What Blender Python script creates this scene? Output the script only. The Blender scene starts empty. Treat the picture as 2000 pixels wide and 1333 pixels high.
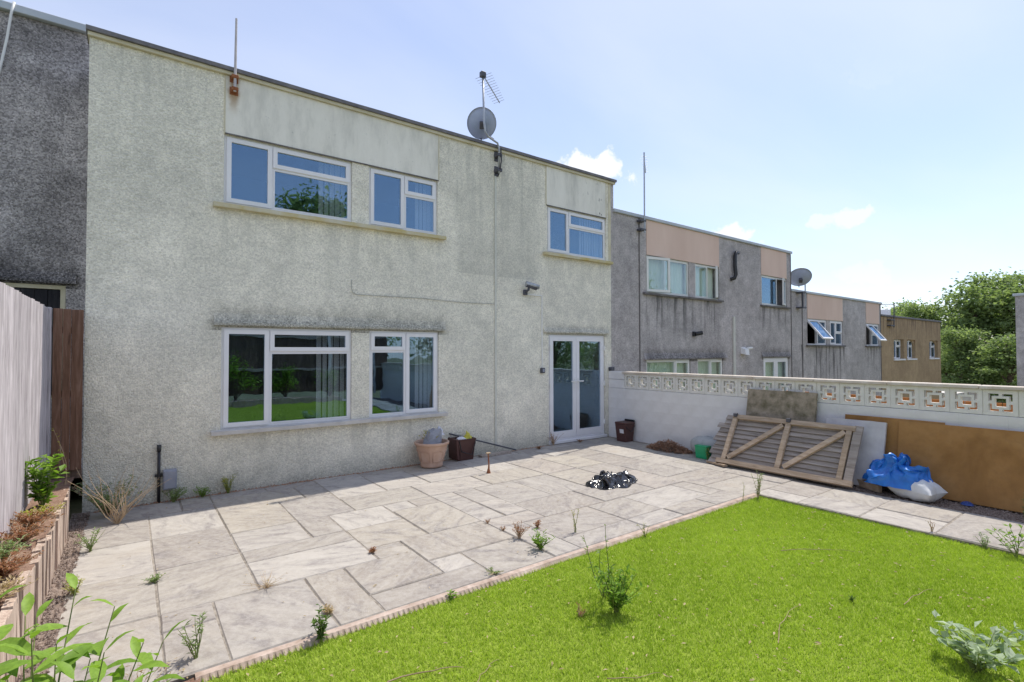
import bpy, math, random
import numpy as np
from mathutils import Vector, Matrix, noise
from math import radians as RAD, sin, cos, pi

noise.seed_set(5); random.seed(7); rng = np.random.default_rng(7)
scene = bpy.context.scene
COL = scene.collection

# ------------------------------------------------------------------ camera
CP = Vector((-1.1228, -7.4779, 1.7875))
yaw, pitch, roll = 0.6407, 0.021, -0.0019
Fv = Vector((sin(yaw)*cos(pitch), cos(yaw)*cos(pitch), sin(pitch)))
Rv = Vector((cos(yaw), -sin(yaw), 0)); Uv = Rv.cross(Fv)
R2 = cos(roll)*Rv + sin(roll)*Uv; U2 = -sin(roll)*Rv + cos(roll)*Uv
cd = bpy.data.cameras.new('camera'); cam = bpy.data.objects.new('camera', cd); COL.objects.link(cam)
cd.sensor_width = 36; cd.lens = 996.75/2000*36; cd.clip_start = .05; cd.clip_end = 2000
m3 = Matrix((R2, U2, -Fv)).transposed()
cam.matrix_world = Matrix.Translation(CP) @ m3.to_4x4()
scene.camera = cam

# ------------------------------------------------------------------ sky, sun, exposure
SUN = Vector((.525, .121, 1)).normalized()
w = bpy.data.worlds.new('World'); scene.world = w; w.use_nodes = True
nt = w.node_tree; nt.nodes.clear()
sky = nt.nodes.new('ShaderNodeTexSky'); sky.sky_type = 'NISHITA'; sky.sun_disc = False
sky.sun_elevation = math.asin(SUN.z); sky.sun_rotation = math.atan2(SUN.x, SUN.y)
sky.air_density = 1.0; sky.dust_density = .35; sky.ozone_density = 4.0; sky.altitude = 50
bg = nt.nodes.new('ShaderNodeBackground'); bg.inputs[1].default_value = .117
wo = nt.nodes.new('ShaderNodeOutputWorld')
# thin high cloud: pale wisps over the whole dome, a few small cumulus puffs
tc = nt.nodes.new('ShaderNodeTexCoord')
PUFFS = [((.8764, .2387, .4182), .085, .16), ((.9082, .3594, .2147), .04, .6), ((.9188, .3312, .2146), .042, .7), ((.9411, .315, .1231), .05, .4), ((.6625, .6671, .3330), .075, .95), ((.6801, .6519, .3290), .075, .95), ((.849, .487, .200), .05, .9),
         ((-.60, -.62, .50), .09, .6), ((.2, -.8, .45), .08, .6), ((-.85, .30, .40), .09, .6)]
def wn(t, **k):
    n = nt.nodes.new(t)
    for a, b in k.items(): setattr(n, a, b)
    return n
sep = wn('ShaderNodeSeparateXYZ'); nt.links.new(tc.outputs['Generated'], sep.inputs[0])
den = wn('ShaderNodeMath', operation='ADD'); den.inputs[1].default_value = .12; nt.links.new(sep.outputs[2], den.inputs[0])
den2 = wn('ShaderNodeMath', operation='MAXIMUM'); den2.inputs[1].default_value = .05; nt.links.new(den.outputs[0], den2.inputs[0])
dx = wn('ShaderNodeMath', operation='DIVIDE'); dy = wn('ShaderNodeMath', operation='DIVIDE')
nt.links.new(sep.outputs[0], dx.inputs[0]); nt.links.new(den2.outputs[0], dx.inputs[1])
nt.links.new(sep.outputs[1], dy.inputs[0]); nt.links.new(den2.outputs[0], dy.inputs[1])
cmb = wn('ShaderNodeCombineXYZ'); nt.links.new(dx.outputs[0], cmb.inputs[0]); nt.links.new(dy.outputs[0], cmb.inputs[1])
def cloud(scale, lo, hi, amt, off, det=6, stretch=(1, 1, 1)):
    mp = wn('ShaderNodeMapping'); mp.inputs['Location'].default_value = off; mp.inputs['Scale'].default_value = stretch
    nt.links.new(cmb.outputs[0], mp.inputs[0])
    n = wn('ShaderNodeTexNoise'); n.inputs['Scale'].default_value = scale; n.inputs['Detail'].default_value = det
    n.inputs['Distortion'].default_value = .3
    nt.links.new(mp.outputs[0], n.inputs['Vector'])
    mr = wn('ShaderNodeMapRange'); mr.interpolation_type = 'SMOOTHSTEP'
    mr.inputs[1].default_value = lo; mr.inputs[2].default_value = hi; mr.inputs[4].default_value = amt
    nt.links.new(n.outputs[0], mr.inputs[0]); return mr
c1 = cloud(.55, .30, .75, .30, (3.1, 1.7, 0), 7, (1, 2.2, 1)); last = c1.outputs[0]
nvec = wn('ShaderNodeTexNoise'); nvec.inputs['Scale'].default_value = 26; nvec.inputs['Detail'].default_value = 7; nvec.inputs['Roughness'].default_value = .62
nt.links.new(tc.outputs['Generated'], nvec.inputs['Vector'])
for d_, rad, amt in PUFFS:                                     # small fair-weather puffs
    cv = wn('ShaderNodeVectorMath', operation='SUBTRACT'); nt.links.new(tc.outputs['Generated'], cv.inputs[0]); cv.inputs[1].default_value = d_
    sc_ = wn('ShaderNodeVectorMath', operation='MULTIPLY'); nt.links.new(cv.outputs[0], sc_.inputs[0]); sc_.inputs[1].default_value = (1/rad, 1/rad, 2.2/rad)
    ln_ = wn('ShaderNodeVectorMath', operation='LENGTH'); nt.links.new(sc_.outputs[0], ln_.inputs[0])
    ad_ = wn('ShaderNodeMath', operation='MULTIPLY_ADD'); nt.links.new(nvec.outputs[0], ad_.inputs[0]); ad_.inputs[1].default_value = -2.6; nt.links.new(ln_.outputs['Value'], ad_.inputs[2])
    mr_ = wn('ShaderNodeMapRange'); mr_.interpolation_type = 'SMOOTHSTEP'; nt.links.new(ad_.outputs[0], mr_.inputs[0])
    mr_.inputs[1].default_value = -.75; mr_.inputs[2].default_value = -.30; mr_.inputs[3].default_value = amt; mr_.inputs[4].default_value = 0
    mx = wn('ShaderNodeMath', operation='MAXIMUM'); nt.links.new(last, mx.inputs[0]); nt.links.new(mr_.outputs[0], mx.inputs[1]); last = mx.outputs[0]
mix = wn('ShaderNodeMix', data_type='RGBA'); mix.inputs['B'].default_value = (4.2, 4.3, 4.6, 1)
veil = wn('ShaderNodeMix', data_type='RGBA'); veil.inputs['Factor'].default_value = .4; veil.inputs['B'].default_value = (2.8, 2.9, 3.4, 1)   # even high haze
wb = wn('ShaderNodeMix', data_type='RGBA', blend_type='MULTIPLY'); wb.inputs['Factor'].default_value = 1; wb.inputs['B'].default_value = (1, .925, .92, 1); nt.links.new(sky.outputs[0], wb.inputs['A'])
nt.links.new(wb.outputs['Result'], veil.inputs['A'])
nt.links.new(last, mix.inputs['Factor']); nt.links.new(veil.outputs['Result'], mix.inputs['A'])
nt.links.new(mix.outputs['Result'], bg.inputs[0]); nt.links.new(bg.outputs[0], wo.inputs[0])
sl = bpy.data.lights.new('sun', 'SUN'); sl.energy = 2.15; sl.angle = RAD(.53); sl.color = (1, .93, .82)
so = bpy.data.objects.new('sun', sl); COL.objects.link(so); so.location = (20, 10, 40)
so.rotation_euler = SUN.to_track_quat('Z', 'Y').to_euler()
vs = scene.view_settings; vs.view_transform = 'Standard'; vs.look = 'None'; vs.gamma = 1; vs.use_curve_mapping = False
vs.exposure = 1.12

# ------------------------------------------------------------------ materials
def nodes_of(name):
    m = bpy.data.materials.new(name); m.use_nodes = True
    t = m.node_tree; b = t.nodes['Principled BSDF']
    return m, t, b
def N(t, ty, ins=None, **k):
    n = t.nodes.new(ty)
    for a, b in k.items(): setattr(n, a, b)
    for a, b in (ins or {}).items():
        if hasattr(b, 'is_linked') or isinstance(b, bpy.types.NodeSocket): t.links.new(b, n.inputs[a])
        else: n.inputs[a].default_value = b
    return n
def c4(c): return (c[0], c[1], c[2], 1)
def coords(t, stretch=(1, 1, 1), objrand=False, rotz=0):
    tc = N(t, 'ShaderNodeTexCoord'); v = tc.outputs['Object']
    mp = N(t, 'ShaderNodeMapping', {'Vector': v, 'Scale': stretch, 'Rotation': (0, 0, rotz)})
    if objrand:
        oi = N(t, 'ShaderNodeObjectInfo')
        mu = N(t, 'ShaderNodeMath', {0: oi.outputs['Random'], 1: 37.0}, operation='MULTIPLY')
        cb = N(t, 'ShaderNodeCombineXYZ', {0: mu.outputs[0], 1: mu.outputs[0], 2: mu.outputs[0]})
        t.links.new(cb.outputs[0], mp.inputs['Location'])
    return mp.outputs[0]
def nz(t, v, scale, detail=4, rough=.55, dist=0):
    return N(t, 'ShaderNodeTexNoise', {'Vector': v, 'Scale': scale, 'Detail': detail, 'Roughness': rough, 'Distortion': dist}).outputs[0]
def ramp(t, f, stops):
    r = N(t, 'ShaderNodeValToRGB', {'Fac': f}); e = r.color_ramp.elements
    while len(e) < len(stops): e.new(.5)
    for i, (p, c) in enumerate(stops): e[i].position = p; e[i].color = c4(c)
    return r.outputs[0]
def mixc(t, f, a, b, bt='MIX'):
    n = N(t, 'ShaderNodeMix', data_type='RGBA', blend_type=bt)
    for k, v in (('Factor', f), ('A', a), ('B', b)):
        if isinstance(v, bpy.types.NodeSocket): t.links.new(v, n.inputs[k])
        else: n.inputs[k].default_value = v if k == 'Factor' else c4(v)
    return n.outputs['Result']
def mrange(t, v, a, b, c=0., d=1., smooth=True):
    n = N(t, 'ShaderNodeMapRange', {0: v, 1: a, 2: b, 3: c, 4: d})
    if smooth: n.interpolation_type = 'SMOOTHSTEP'
    return n.outputs[0]
def mth(t, op, a, b): return N(t, 'ShaderNodeMath', {0: a, 1: b}, operation=op).outputs[0]
def bump(t, b, h, strength=.5, dist=.01):
    n = N(t, 'ShaderNodeBump', {'Height': h, 'Strength': strength, 'Distance': dist}); t.links.new(n.outputs[0], b.inputs['Normal'])
def M(name, a, b=None, scale=8, detail=5, rough=.8, bs=.3, bscale=None, bd=.006, stretch=(1, 1, 1), objrand=False, spec=.3, metal=0, var=0, dist=0):
    """two-tone noise material with relief"""
    m, t, p = nodes_of(name); v = coords(t, stretch, objrand)
    col = ramp(t, nz(t, v, scale, detail, .6, dist), [(.3, a), (.7, b or a)])
    if var:
        oi = N(t, 'ShaderNodeObjectInfo'); k = mrange(t, oi.outputs['Random'], 0, 1, 1-var, 1+var, False)
        hs = N(t, 'ShaderNodeHueSaturation', {'Color': col, 'Value': k}); col = hs.outputs[0]
    t.links.new(col, p.inputs['Base Color'])
    p.inputs['Roughness'].default_value = rough; p.inputs['Metallic'].default_value = metal
    p.inputs['Specular IOR Level'].default_value = spec
    if bs: bump(t, p, nz(t, v, bscale or scale*4, 6, .65), bs, bd)
    return m

def roughcast(name, light, dark, tint, stains=(), amt=1., streak=None):
    m, t, p = nodes_of(name); v = coords(t)
    n1 = nz(t, v, .7, 8, .66); n2 = nz(t, v, 3.2, 8, .74); n3 = nz(t, v, 46, 6, .75)
    vo = N(t, 'ShaderNodeTexVoronoi', {'Vector': v, 'Scale': 62.})
    f = mth(t, 'ADD', mth(t, 'MULTIPLY', n1, .5), mth(t, 'MULTIPLY', n2, .5)); f = mth(t, 'ADD', f, mth(t, 'MULTIPLY', n3, .14))
    col = ramp(t, f, [(.42, dark), (.56, [(x+y)/2 for x, y in zip(light, dark)]), (.68, light)])
    col = mixc(t, mrange(t, nz(t, v, .9, 4), .45, .75, 0, .5), col, tint)
    # stones: each grain a little lighter or darker
    g = N(t, 'ShaderNodeSeparateColor', {0: vo.outputs['Color']})
    k = mrange(t, g.outputs[0], 0, 1, 1-.26*amt, 1+.18*amt, False)
    col = N(t, 'ShaderNodeHueSaturation', {'Color': col, 'Value': k}).outputs[0]
    pos = N(t, 'ShaderNodeSeparateXYZ', {0: v})
    for (x0, x1, z0, z1, c, a) in stains:                         # algae and soot with ragged edges
        wob = mth(t, 'MULTIPLY', mth(t, 'SUBTRACT', nz(t, v, 7, 6, .7), .5), .5)
        zz = mth(t, 'ADD', pos.outputs[2], wob); xx = mth(t, 'ADD', pos.outputs[0], wob)
        s = mth(t, 'MULTIPLY', mrange(t, zz, z0, z1, 1, 0), mth(t, 'GREATER_THAN', pos.outputs[2], z0-.06))
        s = mth(t, 'MULTIPLY', s, mth(t, 'MULTIPLY', mrange(t, xx, x0, x0+.25), mrange(t, xx, x1-.25, x1, 1, 0)))
        s = mth(t, 'MULTIPLY', s, mrange(t, n3, .3, .62)); s = mth(t, 'MULTIPLY', s, a)
        col = mixc(t, s, col, c)
    if streak:                                                   # run-off marks below the sills
        vs_ = coords(t, (1, 1, .07)); st = mrange(t, nz(t, vs_, 5.5, 5, .6), .47, .62)
        for (x0, x1, zt, ln, c, a) in streak:
            q = mth(t, 'MULTIPLY', mrange(t, pos.outputs[2], zt-ln, zt), mth(t, 'LESS_THAN', pos.outputs[2], zt+.02))
            q = mth(t, 'MULTIPLY', q, mth(t, 'MULTIPLY', mrange(t, pos.outputs[0], x0, x0+.15), mrange(t, pos.outputs[0], x1-.15, x1, 1, 0)))
            col = mixc(t, mth(t, 'MULTIPLY', mth(t, 'MULTIPLY', q, st), a), col, c)
    t.links.new(col, p.inputs['Base Color']); p.inputs['Roughness'].default_value = .92; p.inputs['Specular IOR Level'].default_value = .15
    h = mth(t, 'ADD', mth(t, 'MULTIPLY', vo.outputs['Distance'], -1.2), mth(t, 'MULTIPLY', nz(t, v, 18, 5, .7), 1.4))
    bump(t, p, h, .5, .016)
    return m
ALG = (.075, .08, .07)
MT = {}
MT['cream'] = roughcast('cream_roughcast', (.95, .91, .775), (.60, .585, .505), (.83, .80, .69),
    [(-.45, 3.2, 2.13, 2.50, ALG, .75), (5.1, 7.1, 2.16, 2.40, ALG, .6), (3.2, 5.2, 3.2, 5.4, (.30, .31, .28), .35), (-1.7, 7.2, -.1, .42, (.20, .21, .17), .55)], .75,
    [(-.3, 3.05, 3.64, 1.3, (.46, .46, .40), .3), (5.2, 7.1, 3.64, 1.2, (.46, .46, .40), .3), (-1.5, -.2, 5.39, 2.2, (.44, .44, .39), .3), (2.95, 5.3, 5.39, 2.6, (.42, .42, .37), .42), (-.3, 3.05, .73, .7, (.44, .43, .37), .4)])
MT['greydash'] = roughcast('grey_pebbledash', (.62, .58, .57), (.30, .28, .275), (.46, .43, .42),
    [(8.1, 11.6, 1.6, 2.0, (.05, .05, .05), .95), (13.3, 15.2, 1.6, 2.0, (.05, .05, .05), .9)], 1.,
    [(8.2, 11.4, 3.12, 1.3, (.07, .07, .07), .9), (13.3, 15.1, 3.1, .9, (.08, .08, .08), .8), (15.6, 19.4, 1.98, 1.9, (.06, .055, .06), .9), (20.9, 22.7, 1.98, 1.7, (.07, .065, .07), .8)])
MT['darkdash'] = roughcast('dark_pebbledash', (.62, .58, .575), (.21, .198, .198), (.40, .37, .37), [(-3.4, -1.5, 2.66, 3.1, (.03, .03, .03), .95)], 1.9)
MT['tandash'] = roughcast('tan_roughcast', (.50, .37, .23), (.30, .215, .135), (.38, .27, .17), [], .5, [(22.9, 30.6, 3.2, 1.4, (.16, .11, .08), .8)])
def smooth_panel():
    m, t, p = nodes_of('smooth_render'); v = coords(t); vs_ = coords(t, (1, 1, .3))
    col = ramp(t, nz(t, vs_, 2.6, 9, .68), [(.33, (.60, .59, .53)), (.52, (.80, .78, .70)), (.7, (.88, .86, .78))])
    col = mixc(t, mrange(t, nz(t, v, 16, 7, .75), .60, .74, 0, .65), col, (.30, .31, .29))
    pos = N(t, 'ShaderNodeSeparateXYZ', {0: v}); wob = mth(t, 'MULTIPLY', mth(t, 'SUBTRACT', nz(t, v, 9, 5), .5), .10)
    xx = mth(t, 'ABSOLUTE', mth(t, 'ADD', mth(t, 'ADD', pos.outputs[0], .085), wob), 0.)
    ru = mth(t, 'MULTIPLY', mrange(t, xx, .015, .085, 1, 0), mrange(t, pos.outputs[2], 4.85, 5.15, 0, .75)); col = mixc(t, ru, col, (.34, .20, .08))
    fl = mth(t, 'MULTIPLY', mrange(t, pos.outputs[0], 6.15, 6.5), mrange(t, pos.outputs[2], 4.62, 5.3, 1., .25))    # flaked paint by the corner
    fl = mth(t, 'MULTIPLY', fl, mrange(t, nz(t, coords(t, (1, 1, .5)), 6.5, 5, .6), .60, .63)); col = mixc(t, fl, col, (.20, .19, .18))
    t.links.new(col, p.inputs['Base Color']); p.inputs['Roughness'].default_value = .9; p.inputs['Specular IOR Level'].default_value = .15
    bump(t, p, nz(t, v, 30, 6), .15, .006); return m
MT['smooth'] = smooth_panel()
MT['pinkpanel'] = M('beige_panel', (.68, .50, .41), (.78, .60, .50), 1.4, 7, .9, .1, 30, stretch=(1, 1, .3))
def upvc(name, c):
    return M(name, c, tuple(x*.93 for x in c), 3, 5, .35, .03, 20, spec=.5)
MT['upvc'] = upvc('white_upvc', (.82, .82, .84)); MT['upvc_old'] = upvc('aged_upvc', (.76, .77, .74))
MT['sill'] = M('lichen_sill', (.52, .43, .17), (.60, .57, .45), 5, 8, .9, .3, 40)
MT['sillgrey'] = M('weathered_sill', (.50, .48, .45), (.66, .64, .60), 6, 8, .9, .35, 45)
MT['sootsill'] = M('sooty_sill', (.11, .10, .10), (.20, .19, .18), 5, 6, .9, .3)
MT['capdark'] = M('felt_edge', (.13, .13, .15), (.24, .23, .24), 8, 7, .85, .4, 60)
MT['trim'] = M('cream_trim', (.55, .50, .34), (.70, .66, .52), 4, 7, .8, .2)
MT['capmetal'] = M('grey_metal_edge', (.40, .45, .50), (.52, .56, .60), 3, 6, .5, .05, spec=.5)
def glass(name, refl, tint=(.75, .82, .80), gcol=(.46, .72, 1, 1)):
    m, t, p = nodes_of(name); t.nodes.remove(p); out = t.nodes['Material Output']
    tr = N(t, 'ShaderNodeBsdfTransparent', {'Color': c4(tint)}); gl = N(t, 'ShaderNodeBsdfGlossy', {'Color': gcol, 'Roughness': .012})
    v = coords(t); bp = N(t, 'ShaderNodeBump', {'Height': nz(t, v, 1.7, 2), 'Strength': .12, 'Distance': .02})
    t.links.new(bp.outputs[0], gl.inputs['Normal'])
    lw = N(t, 'ShaderNodeLayerWeight', {'Blend': .5}); f = mth(t, 'POWER', lw.outputs['Facing'], 4.)
    f = mrange(t, f, 0, 1, refl, .55, False)
    mx = N(t, 'ShaderNodeMixShader', {0: f, 1: tr.outputs[0], 2: gl.outputs[0]}); t.links.new(mx.outputs[0], out.inputs[0])
    return m
MT['glass'] = glass('window_glass', .20, (.80, .82, .82))
MT['glass_clear'] = glass('clear_window_glass', .10, (.90, .94, .92), (.8, .9, 1, 1))
MT['blind'] = M('blind_fabric', (.72, .73, .76), (.80, .80, .82), 6, 3, .8, .05)
MT['curtain'] = M('net_curtain', (.66, .74, .64), (.78, .82, .74), 6, 3, .85, .05, stretch=(1, 1, .1))
MT['room'] = M('darkened_room', (.055, .05, .05), (.075, .07, .065), 2, 3, .9, 0)  # near-black colour stands in for the dimness of deep rooms
MT['roof'] = M('roof_felt', (.16, .16, .17), (.24, .23, .23), 3, 6, .9, .4)
MT['steel'] = M('galvanised_steel', (.34, .36, .39), (.46, .48, .50), 14, 5, .45, .1, metal=.6)
MT['darksteel'] = M('dark_metal', (.05, .055, .07), (.10, .10, .12), 14, 5, .5, .1, spec=.5)
MT['rust'] = M('rust', (.22, .07, .03), (.36, .16, .08), 22, 6, .9, .4)
MT['mast'] = M('pale_mast', (.42, .40, .42), (.58, .54, .54), 8, 5, .6, .1)
MT['dish'] = M('dish_grey', (.34, .40, .56), (.42, .48, .64), 4, 4, .5, .05, spec=.5)
MT['plastic_black'] = M('black_plastic', (.014, .014, .017), (.03, .03, .034), 8, 4, .4, .1, spec=.5)
MT['plastic_white'] = M('white_plastic', (.74, .74, .73), (.80, .80, .78), 8, 4, .45, .05, spec=.5)
MT['conduit'] = M('painted_conduit', (.56, .57, .51), (.66, .66, .60), 6, 6, .8, .1)
MT['cable_dark'] = M('dirty_cable', (.36, .36, .32), (.50, .50, .45), 9, 5, .8, 0)
MT['meter'] = M('grey_box_plastic', (.26, .28, .34), (.32, .34, .40), 5, 4, .5, .05, spec=.5)

def sandstone():
    m, t, p = nodes_of('riven_sandstone')
    oi = N(t, 'ShaderNodeObjectInfo'); r = oi.outputs['Random']
    tc = N(t, 'ShaderNodeTexCoord')
    off = mth(t, 'MULTIPLY', r, 61.); cb = N(t, 'ShaderNodeCombineXYZ', {0: off, 1: mth(t, 'MULTIPLY', r, -43.), 2: off})
    ro = N(t, 'ShaderNodeCombineXYZ', {0: 0., 1: 0., 2: mth(t, 'MULTIPLY', mth(t, 'SUBTRACT', r, .3), 2.4)})
    mp = N(t, 'ShaderNodeMapping', {'Vector': tc.outputs['Object'], 'Location': cb.outputs[0], 'Rotation': ro.outputs[0], 'Scale': (1, 1, 1)})
    mp2 = N(t, 'ShaderNodeMapping', {'Vector': mp.outputs[0], 'Scale': (1.0, 2.5, 1)})
    band = nz(t, mp2.outputs[0], 2.0, 8, .64, 1.5); fine = nz(t, mp.outputs[0], 22, 7, .7); mott = nz(t, mp2.outputs[0], 2.6, 8, .68, .8)
    col = ramp(t, band, [(.26, (.17, .14, .13)), (.40, (.30, .255, .22)), (.54, (.43, .38, .31)), (.74, (.56, .51, .44))])
    r2 = N(t, 'ShaderNodeTexWhiteNoise', {'W': r}, noise_dimensions='1D').outputs['Value']
    hue = ramp(t, r2, [(0, (.38, .35, .30)), (.2, (.25, .22, .215)), (.4, (.43, .375, .28)), (.6, (.30, .275, .26)), (.8, (.52, .49, .45)), (1, (.36, .30, .255))])
    col = mixc(t, .5, col, hue)
    col = mixc(t, mrange(t, mott, .50, .68, 0, .72), col, (.21, .185, .185))
    col = mixc(t, mrange(t, nz(t, mp.outputs[0], 1.1, 5), .60, .78, 0, .5), col, (.42, .33, .22))
    col = mixc(t, mrange(t, fine, .35, .7, .0, .4), col, (.54, .51, .47))
    col = N(t, 'ShaderNodeHueSaturation', {'Color': col, 'Saturation': .78, 'Value': .93}).outputs[0]
    t.links.new(col, p.inputs['Base Color']); p.inputs['Roughness'].default_value = .85; p.inputs['Specular IOR Level'].default_value = .2
    bump(t, p, mth(t, 'ADD', band, mth(t, 'MULTIPLY', fine, .5)), .5, .012)
    return m
MT['slab'] = sandstone()
MT['mortar'] = M('joint_mortar', (.16, .14, .12), (.40, .36, .31), 14, 7, .95, .5, 60)
MT['edging'] = M('edging_mortar', (.30, .22, .17), (.58, .48, .42), 9, 7, .95, .5, 50)
MT['soil'] = M('dry_soil', (.20, .12, .085), (.36, .24, .18), 9, 8, .95, .9, 50, .02)
MT['gravel'] = M('dirt_gravel', (.16, .115, .095), (.42, .34, .29), 38, 5, .95, 1, 60, .02)
MT['earth'] = M('ground_earth', (.10, .12, .05), (.22, .20, .12), 3, 6, .95, .4)
MT['whiteblock'] = M('white_painted_block', (.70, .68, .66), (.84, .83, .82), 2.6, 9, .85, .35, 26, .006)
MT['screen'] = M('screen_block_paint', (.70, .68, .62), (.80, .78, .73), 6, 7, .85, .25, 40)
MT['coping'] = M('coping_concrete', (.52, .44, .36), (.72, .67, .60), 5, 8, .9, .4, 40)
def wood(name, a, b, c, stretch, rough=.85, var=.15):
    m, t, p = nodes_of(name); v = coords(t, stretch, True)
    f = nz(t, v, 6, 8, .65, .6); col = ramp(t, f, [(.28, a), (.5, b), (.72, c)])
    kn = nz(t, coords(t, tuple(.35+.65*s if s < 1 else s for s in stretch), True), 3, 3); col = mixc(t, mrange(t, kn, .66, .76, 0, .7), col, tuple(x*.4 for x in a))
    oi = N(t, 'ShaderNodeObjectInfo'); k = mrange(t, oi.outputs['Random'], 0, 1, 1-var, 1+var, False)
    col = N(t, 'ShaderNodeHueSaturation', {'Color': col, 'Value': k}).outputs[0]
    t.links.new(col, p.inputs['Base Color']); p.inputs['Roughness'].default_value = rough; p.inputs['Specular IOR Level'].default_value = .2
    bump(t, p, nz(t, v, 14, 6, .7), .5, .006); return m
MT['fencewood'] = wood('bleached_fence', (.27, .24, .25), (.46, .425, .445), (.64, .60, .62), (7, 7, .5))
MT['brownwood'] = wood('brown_panel_wood', (.10, .055, .035), (.19, .105, .07), (.30, .19, .14), (5, 5, .4))
MT['backwood'] = wood('dark_fence_wood', (.09, .06, .045), (.16, .11, .085), (.24, .18, .14), (5, 5, .4))
MT['palewood'] = wood('pale_frame_wood', (.30, .22, .15), (.46, .35, .25), (.58, .47, .36), (4, .5, 4))
MT['greywood'] = wood('grey_board_wood', (.20, .17, .145), (.36, .31, .27), (.48, .43, .38), (5, .4, 5))
MT['sleeper'] = wood('split_timber', (.26, .18, .14), (.50, .39, .32), (.72, .62, .53), (12, 12, .8))
MT['blackwood'] = wood('black_boards', (.012, .012, .016), (.03, .03, .035), (.07, .065, .065), (5, 5, .4))
MT['slabgrey'] = M('mossy_concrete', (.15, .13, .08), (.42, .35, .27), 9, 8, .95, .6, 60)
MT['slabpale'] = M('pale_concrete', (.50, .48, .49), (.64, .62, .62), 7, 8, .95, .3, 50)
def orange_board():
    m, t, p = nodes_of('orange_board'); v = coords(t)
    col = ramp(t, nz(t, v, 1.6, 7, .6, .4), [(.3, (.25, .115, .025)), (.5, (.38, .19, .055)), (.7, (.45, .25, .09))])
    col = mixc(t, mrange(t, nz(t, v, 14, 6), .4, .75, 0, .4), col, (.26, .13, .04))
    t.links.new(col, p.inputs['Base Color']); p.inputs['Roughness'].default_value = .75; bump(t, p, nz(t, v, 60, 5), .2, .004); return m
MT['orange'] = orange_board()
MT['orangefence'] = M('terracotta_fence', (.42, .15, .04), (.55, .22, .07), 6, 5, .8, .2, stretch=(1, 1, .3))
MT['tarp'] = M('blue_tarp', (.012, .13, .50), (.03, .22, .68), 9, 5, .33, .12, 40, .004, spec=.5)
MT['sack'] = M('white_sack', (.62, .64, .66), (.74, .75, .76), 14, 5, .6, .3, 90, .003)
MT['blackbag'] = M('black_sheet', (.012, .012, .016), (.03, .03, .036), 7, 5, .16, .15, 22, .006, spec=1.)
MT['terracotta'] = M('terracotta', (.50, .32, .23), (.62, .44, .34), 5, 7, .85, .2, 40)
MT['brownplastic'] = M('brown_plastic', (.075, .032, .028), (.10, .045, .04), 6, 5, .45, .08, spec=.4)
MT['greenplastic'] = M('green_plastic', (.01, .30, .12), (.015, .40, .17), 6, 4, .4, .05, spec=.5)
MT['greyplastic'] = M('grey_plastic', (.20, .21, .24), (.34, .35, .39), 5, 5, .4, .2, spec=.5)
MT['clearplastic'] = M('cloudy_plastic', (.56, .58, .66), (.72, .73, .78), 12, 5, .3, .4, spec=.6)
MT['yellow'] = M('yellow_bag', (.62, .56, .06), (.72, .68, .16), 9, 4, .5, .2)
MT['paper'] = M('white_paper', (.66, .66, .70), (.80, .80, .82), 9, 4, .8, .2)
MT['stone'] = M('grey_sack', (.33, .35, .36), (.46, .48, .48), 8, 7, .85, .4)
MT['straw'] = M('dry_straw', (.26, .13, .08), (.50, .32, .21), 30, 3, .9, 0)
MT['bluebit'] = M('blue_plastic', (.03, .06, .22), (.05, .10, .32), 9, 4, .4, .1)
def leafmat(name, a, b, trans=.35, rough=.5):
    m, t, p = nodes_of(name); out = t.nodes['Material Output']
    at = N(t, 'ShaderNodeAttribute', attribute_name='shade'); col = ramp(t, at.outputs['Fac'], [(0, a), (1, b)])
    v = coords(t); col = mixc(t, mrange(t, nz(t, v, 60, 4), .35, .7, 0, .35), col, tuple(x*.55 for x in a))
    t.links.new(col, p.inputs['Base Color']); p.inputs['Roughness'].default_value = rough; p.inputs['Specular IOR Level'].default_value = .25
    tl = N(t, 'ShaderNodeBsdfTranslucent'); k = mixc(t, 1., col, (1.15, 1.25, .7), 'MULTIPLY'); t.links.new(k, tl.inputs[0])
    mx = N(t, 'ShaderNodeMixShader', {0: trans, 1: p.outputs[0], 2: tl.outputs[0]}); t.links.new(mx.outputs[0], out.inputs[0]); return m
MT['turf'] = leafmat('artificial_grass', (.28, .42, .035), (.64, .77, .14), .25, .6)
MT['turfbase'] = M('turf_backing', (.16, .23, .02), (.27, .34, .05), 40, 4, .9, .5)
MT['leaf'] = leafmat('green_leaf', (.13, .25, .03), (.32, .50, .08), .4)
MT['leafdark'] = leafmat('dark_leaf', (.06, .13, .025), (.17, .28, .06), .35)
MT['leafpale'] = leafmat('pale_leaf', (.30, .40, .24), (.58, .66, .50), .3)
MT['leafgrey'] = leafmat('greygreen_leaf', (.18, .26, .10), (.38, .48, .24), .35)
MT['leafyellow'] = leafmat('yellow_leaf', (.30, .30, .04), (.52, .50, .10), .35)
MT['leafred'] = leafmat('red_leaf', (.24, .09, .045), (.46, .24, .14), .3)
MT['leafdry'] = leafmat('dry_leaf', (.40, .30, .18), (.66, .54, .36), .3)
MT['hazyleaf'] = leafmat('hazed_tree_leaf', (.13, .20, .08), (.40, .48, .23), .5)  # greens lightened so the leaf colour stands in for distance haze
MT['stem'] = M('green_stem', (.14, .19, .06), (.24, .28, .10), 9, 3, .8, 0)
MT['stemdry'] = M('dry_stem', (.38, .28, .18), (.58, .46, .32), 9, 3, .85, 0)
MT['twig'] = M('twig_bark', (.22, .16, .10), (.40, .31, .21), 9, 3, .9, 0)
MT['bark'] = M('bark', (.08, .06, .045), (.17, .13, .10), 6, 6, .9, .6)

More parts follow.
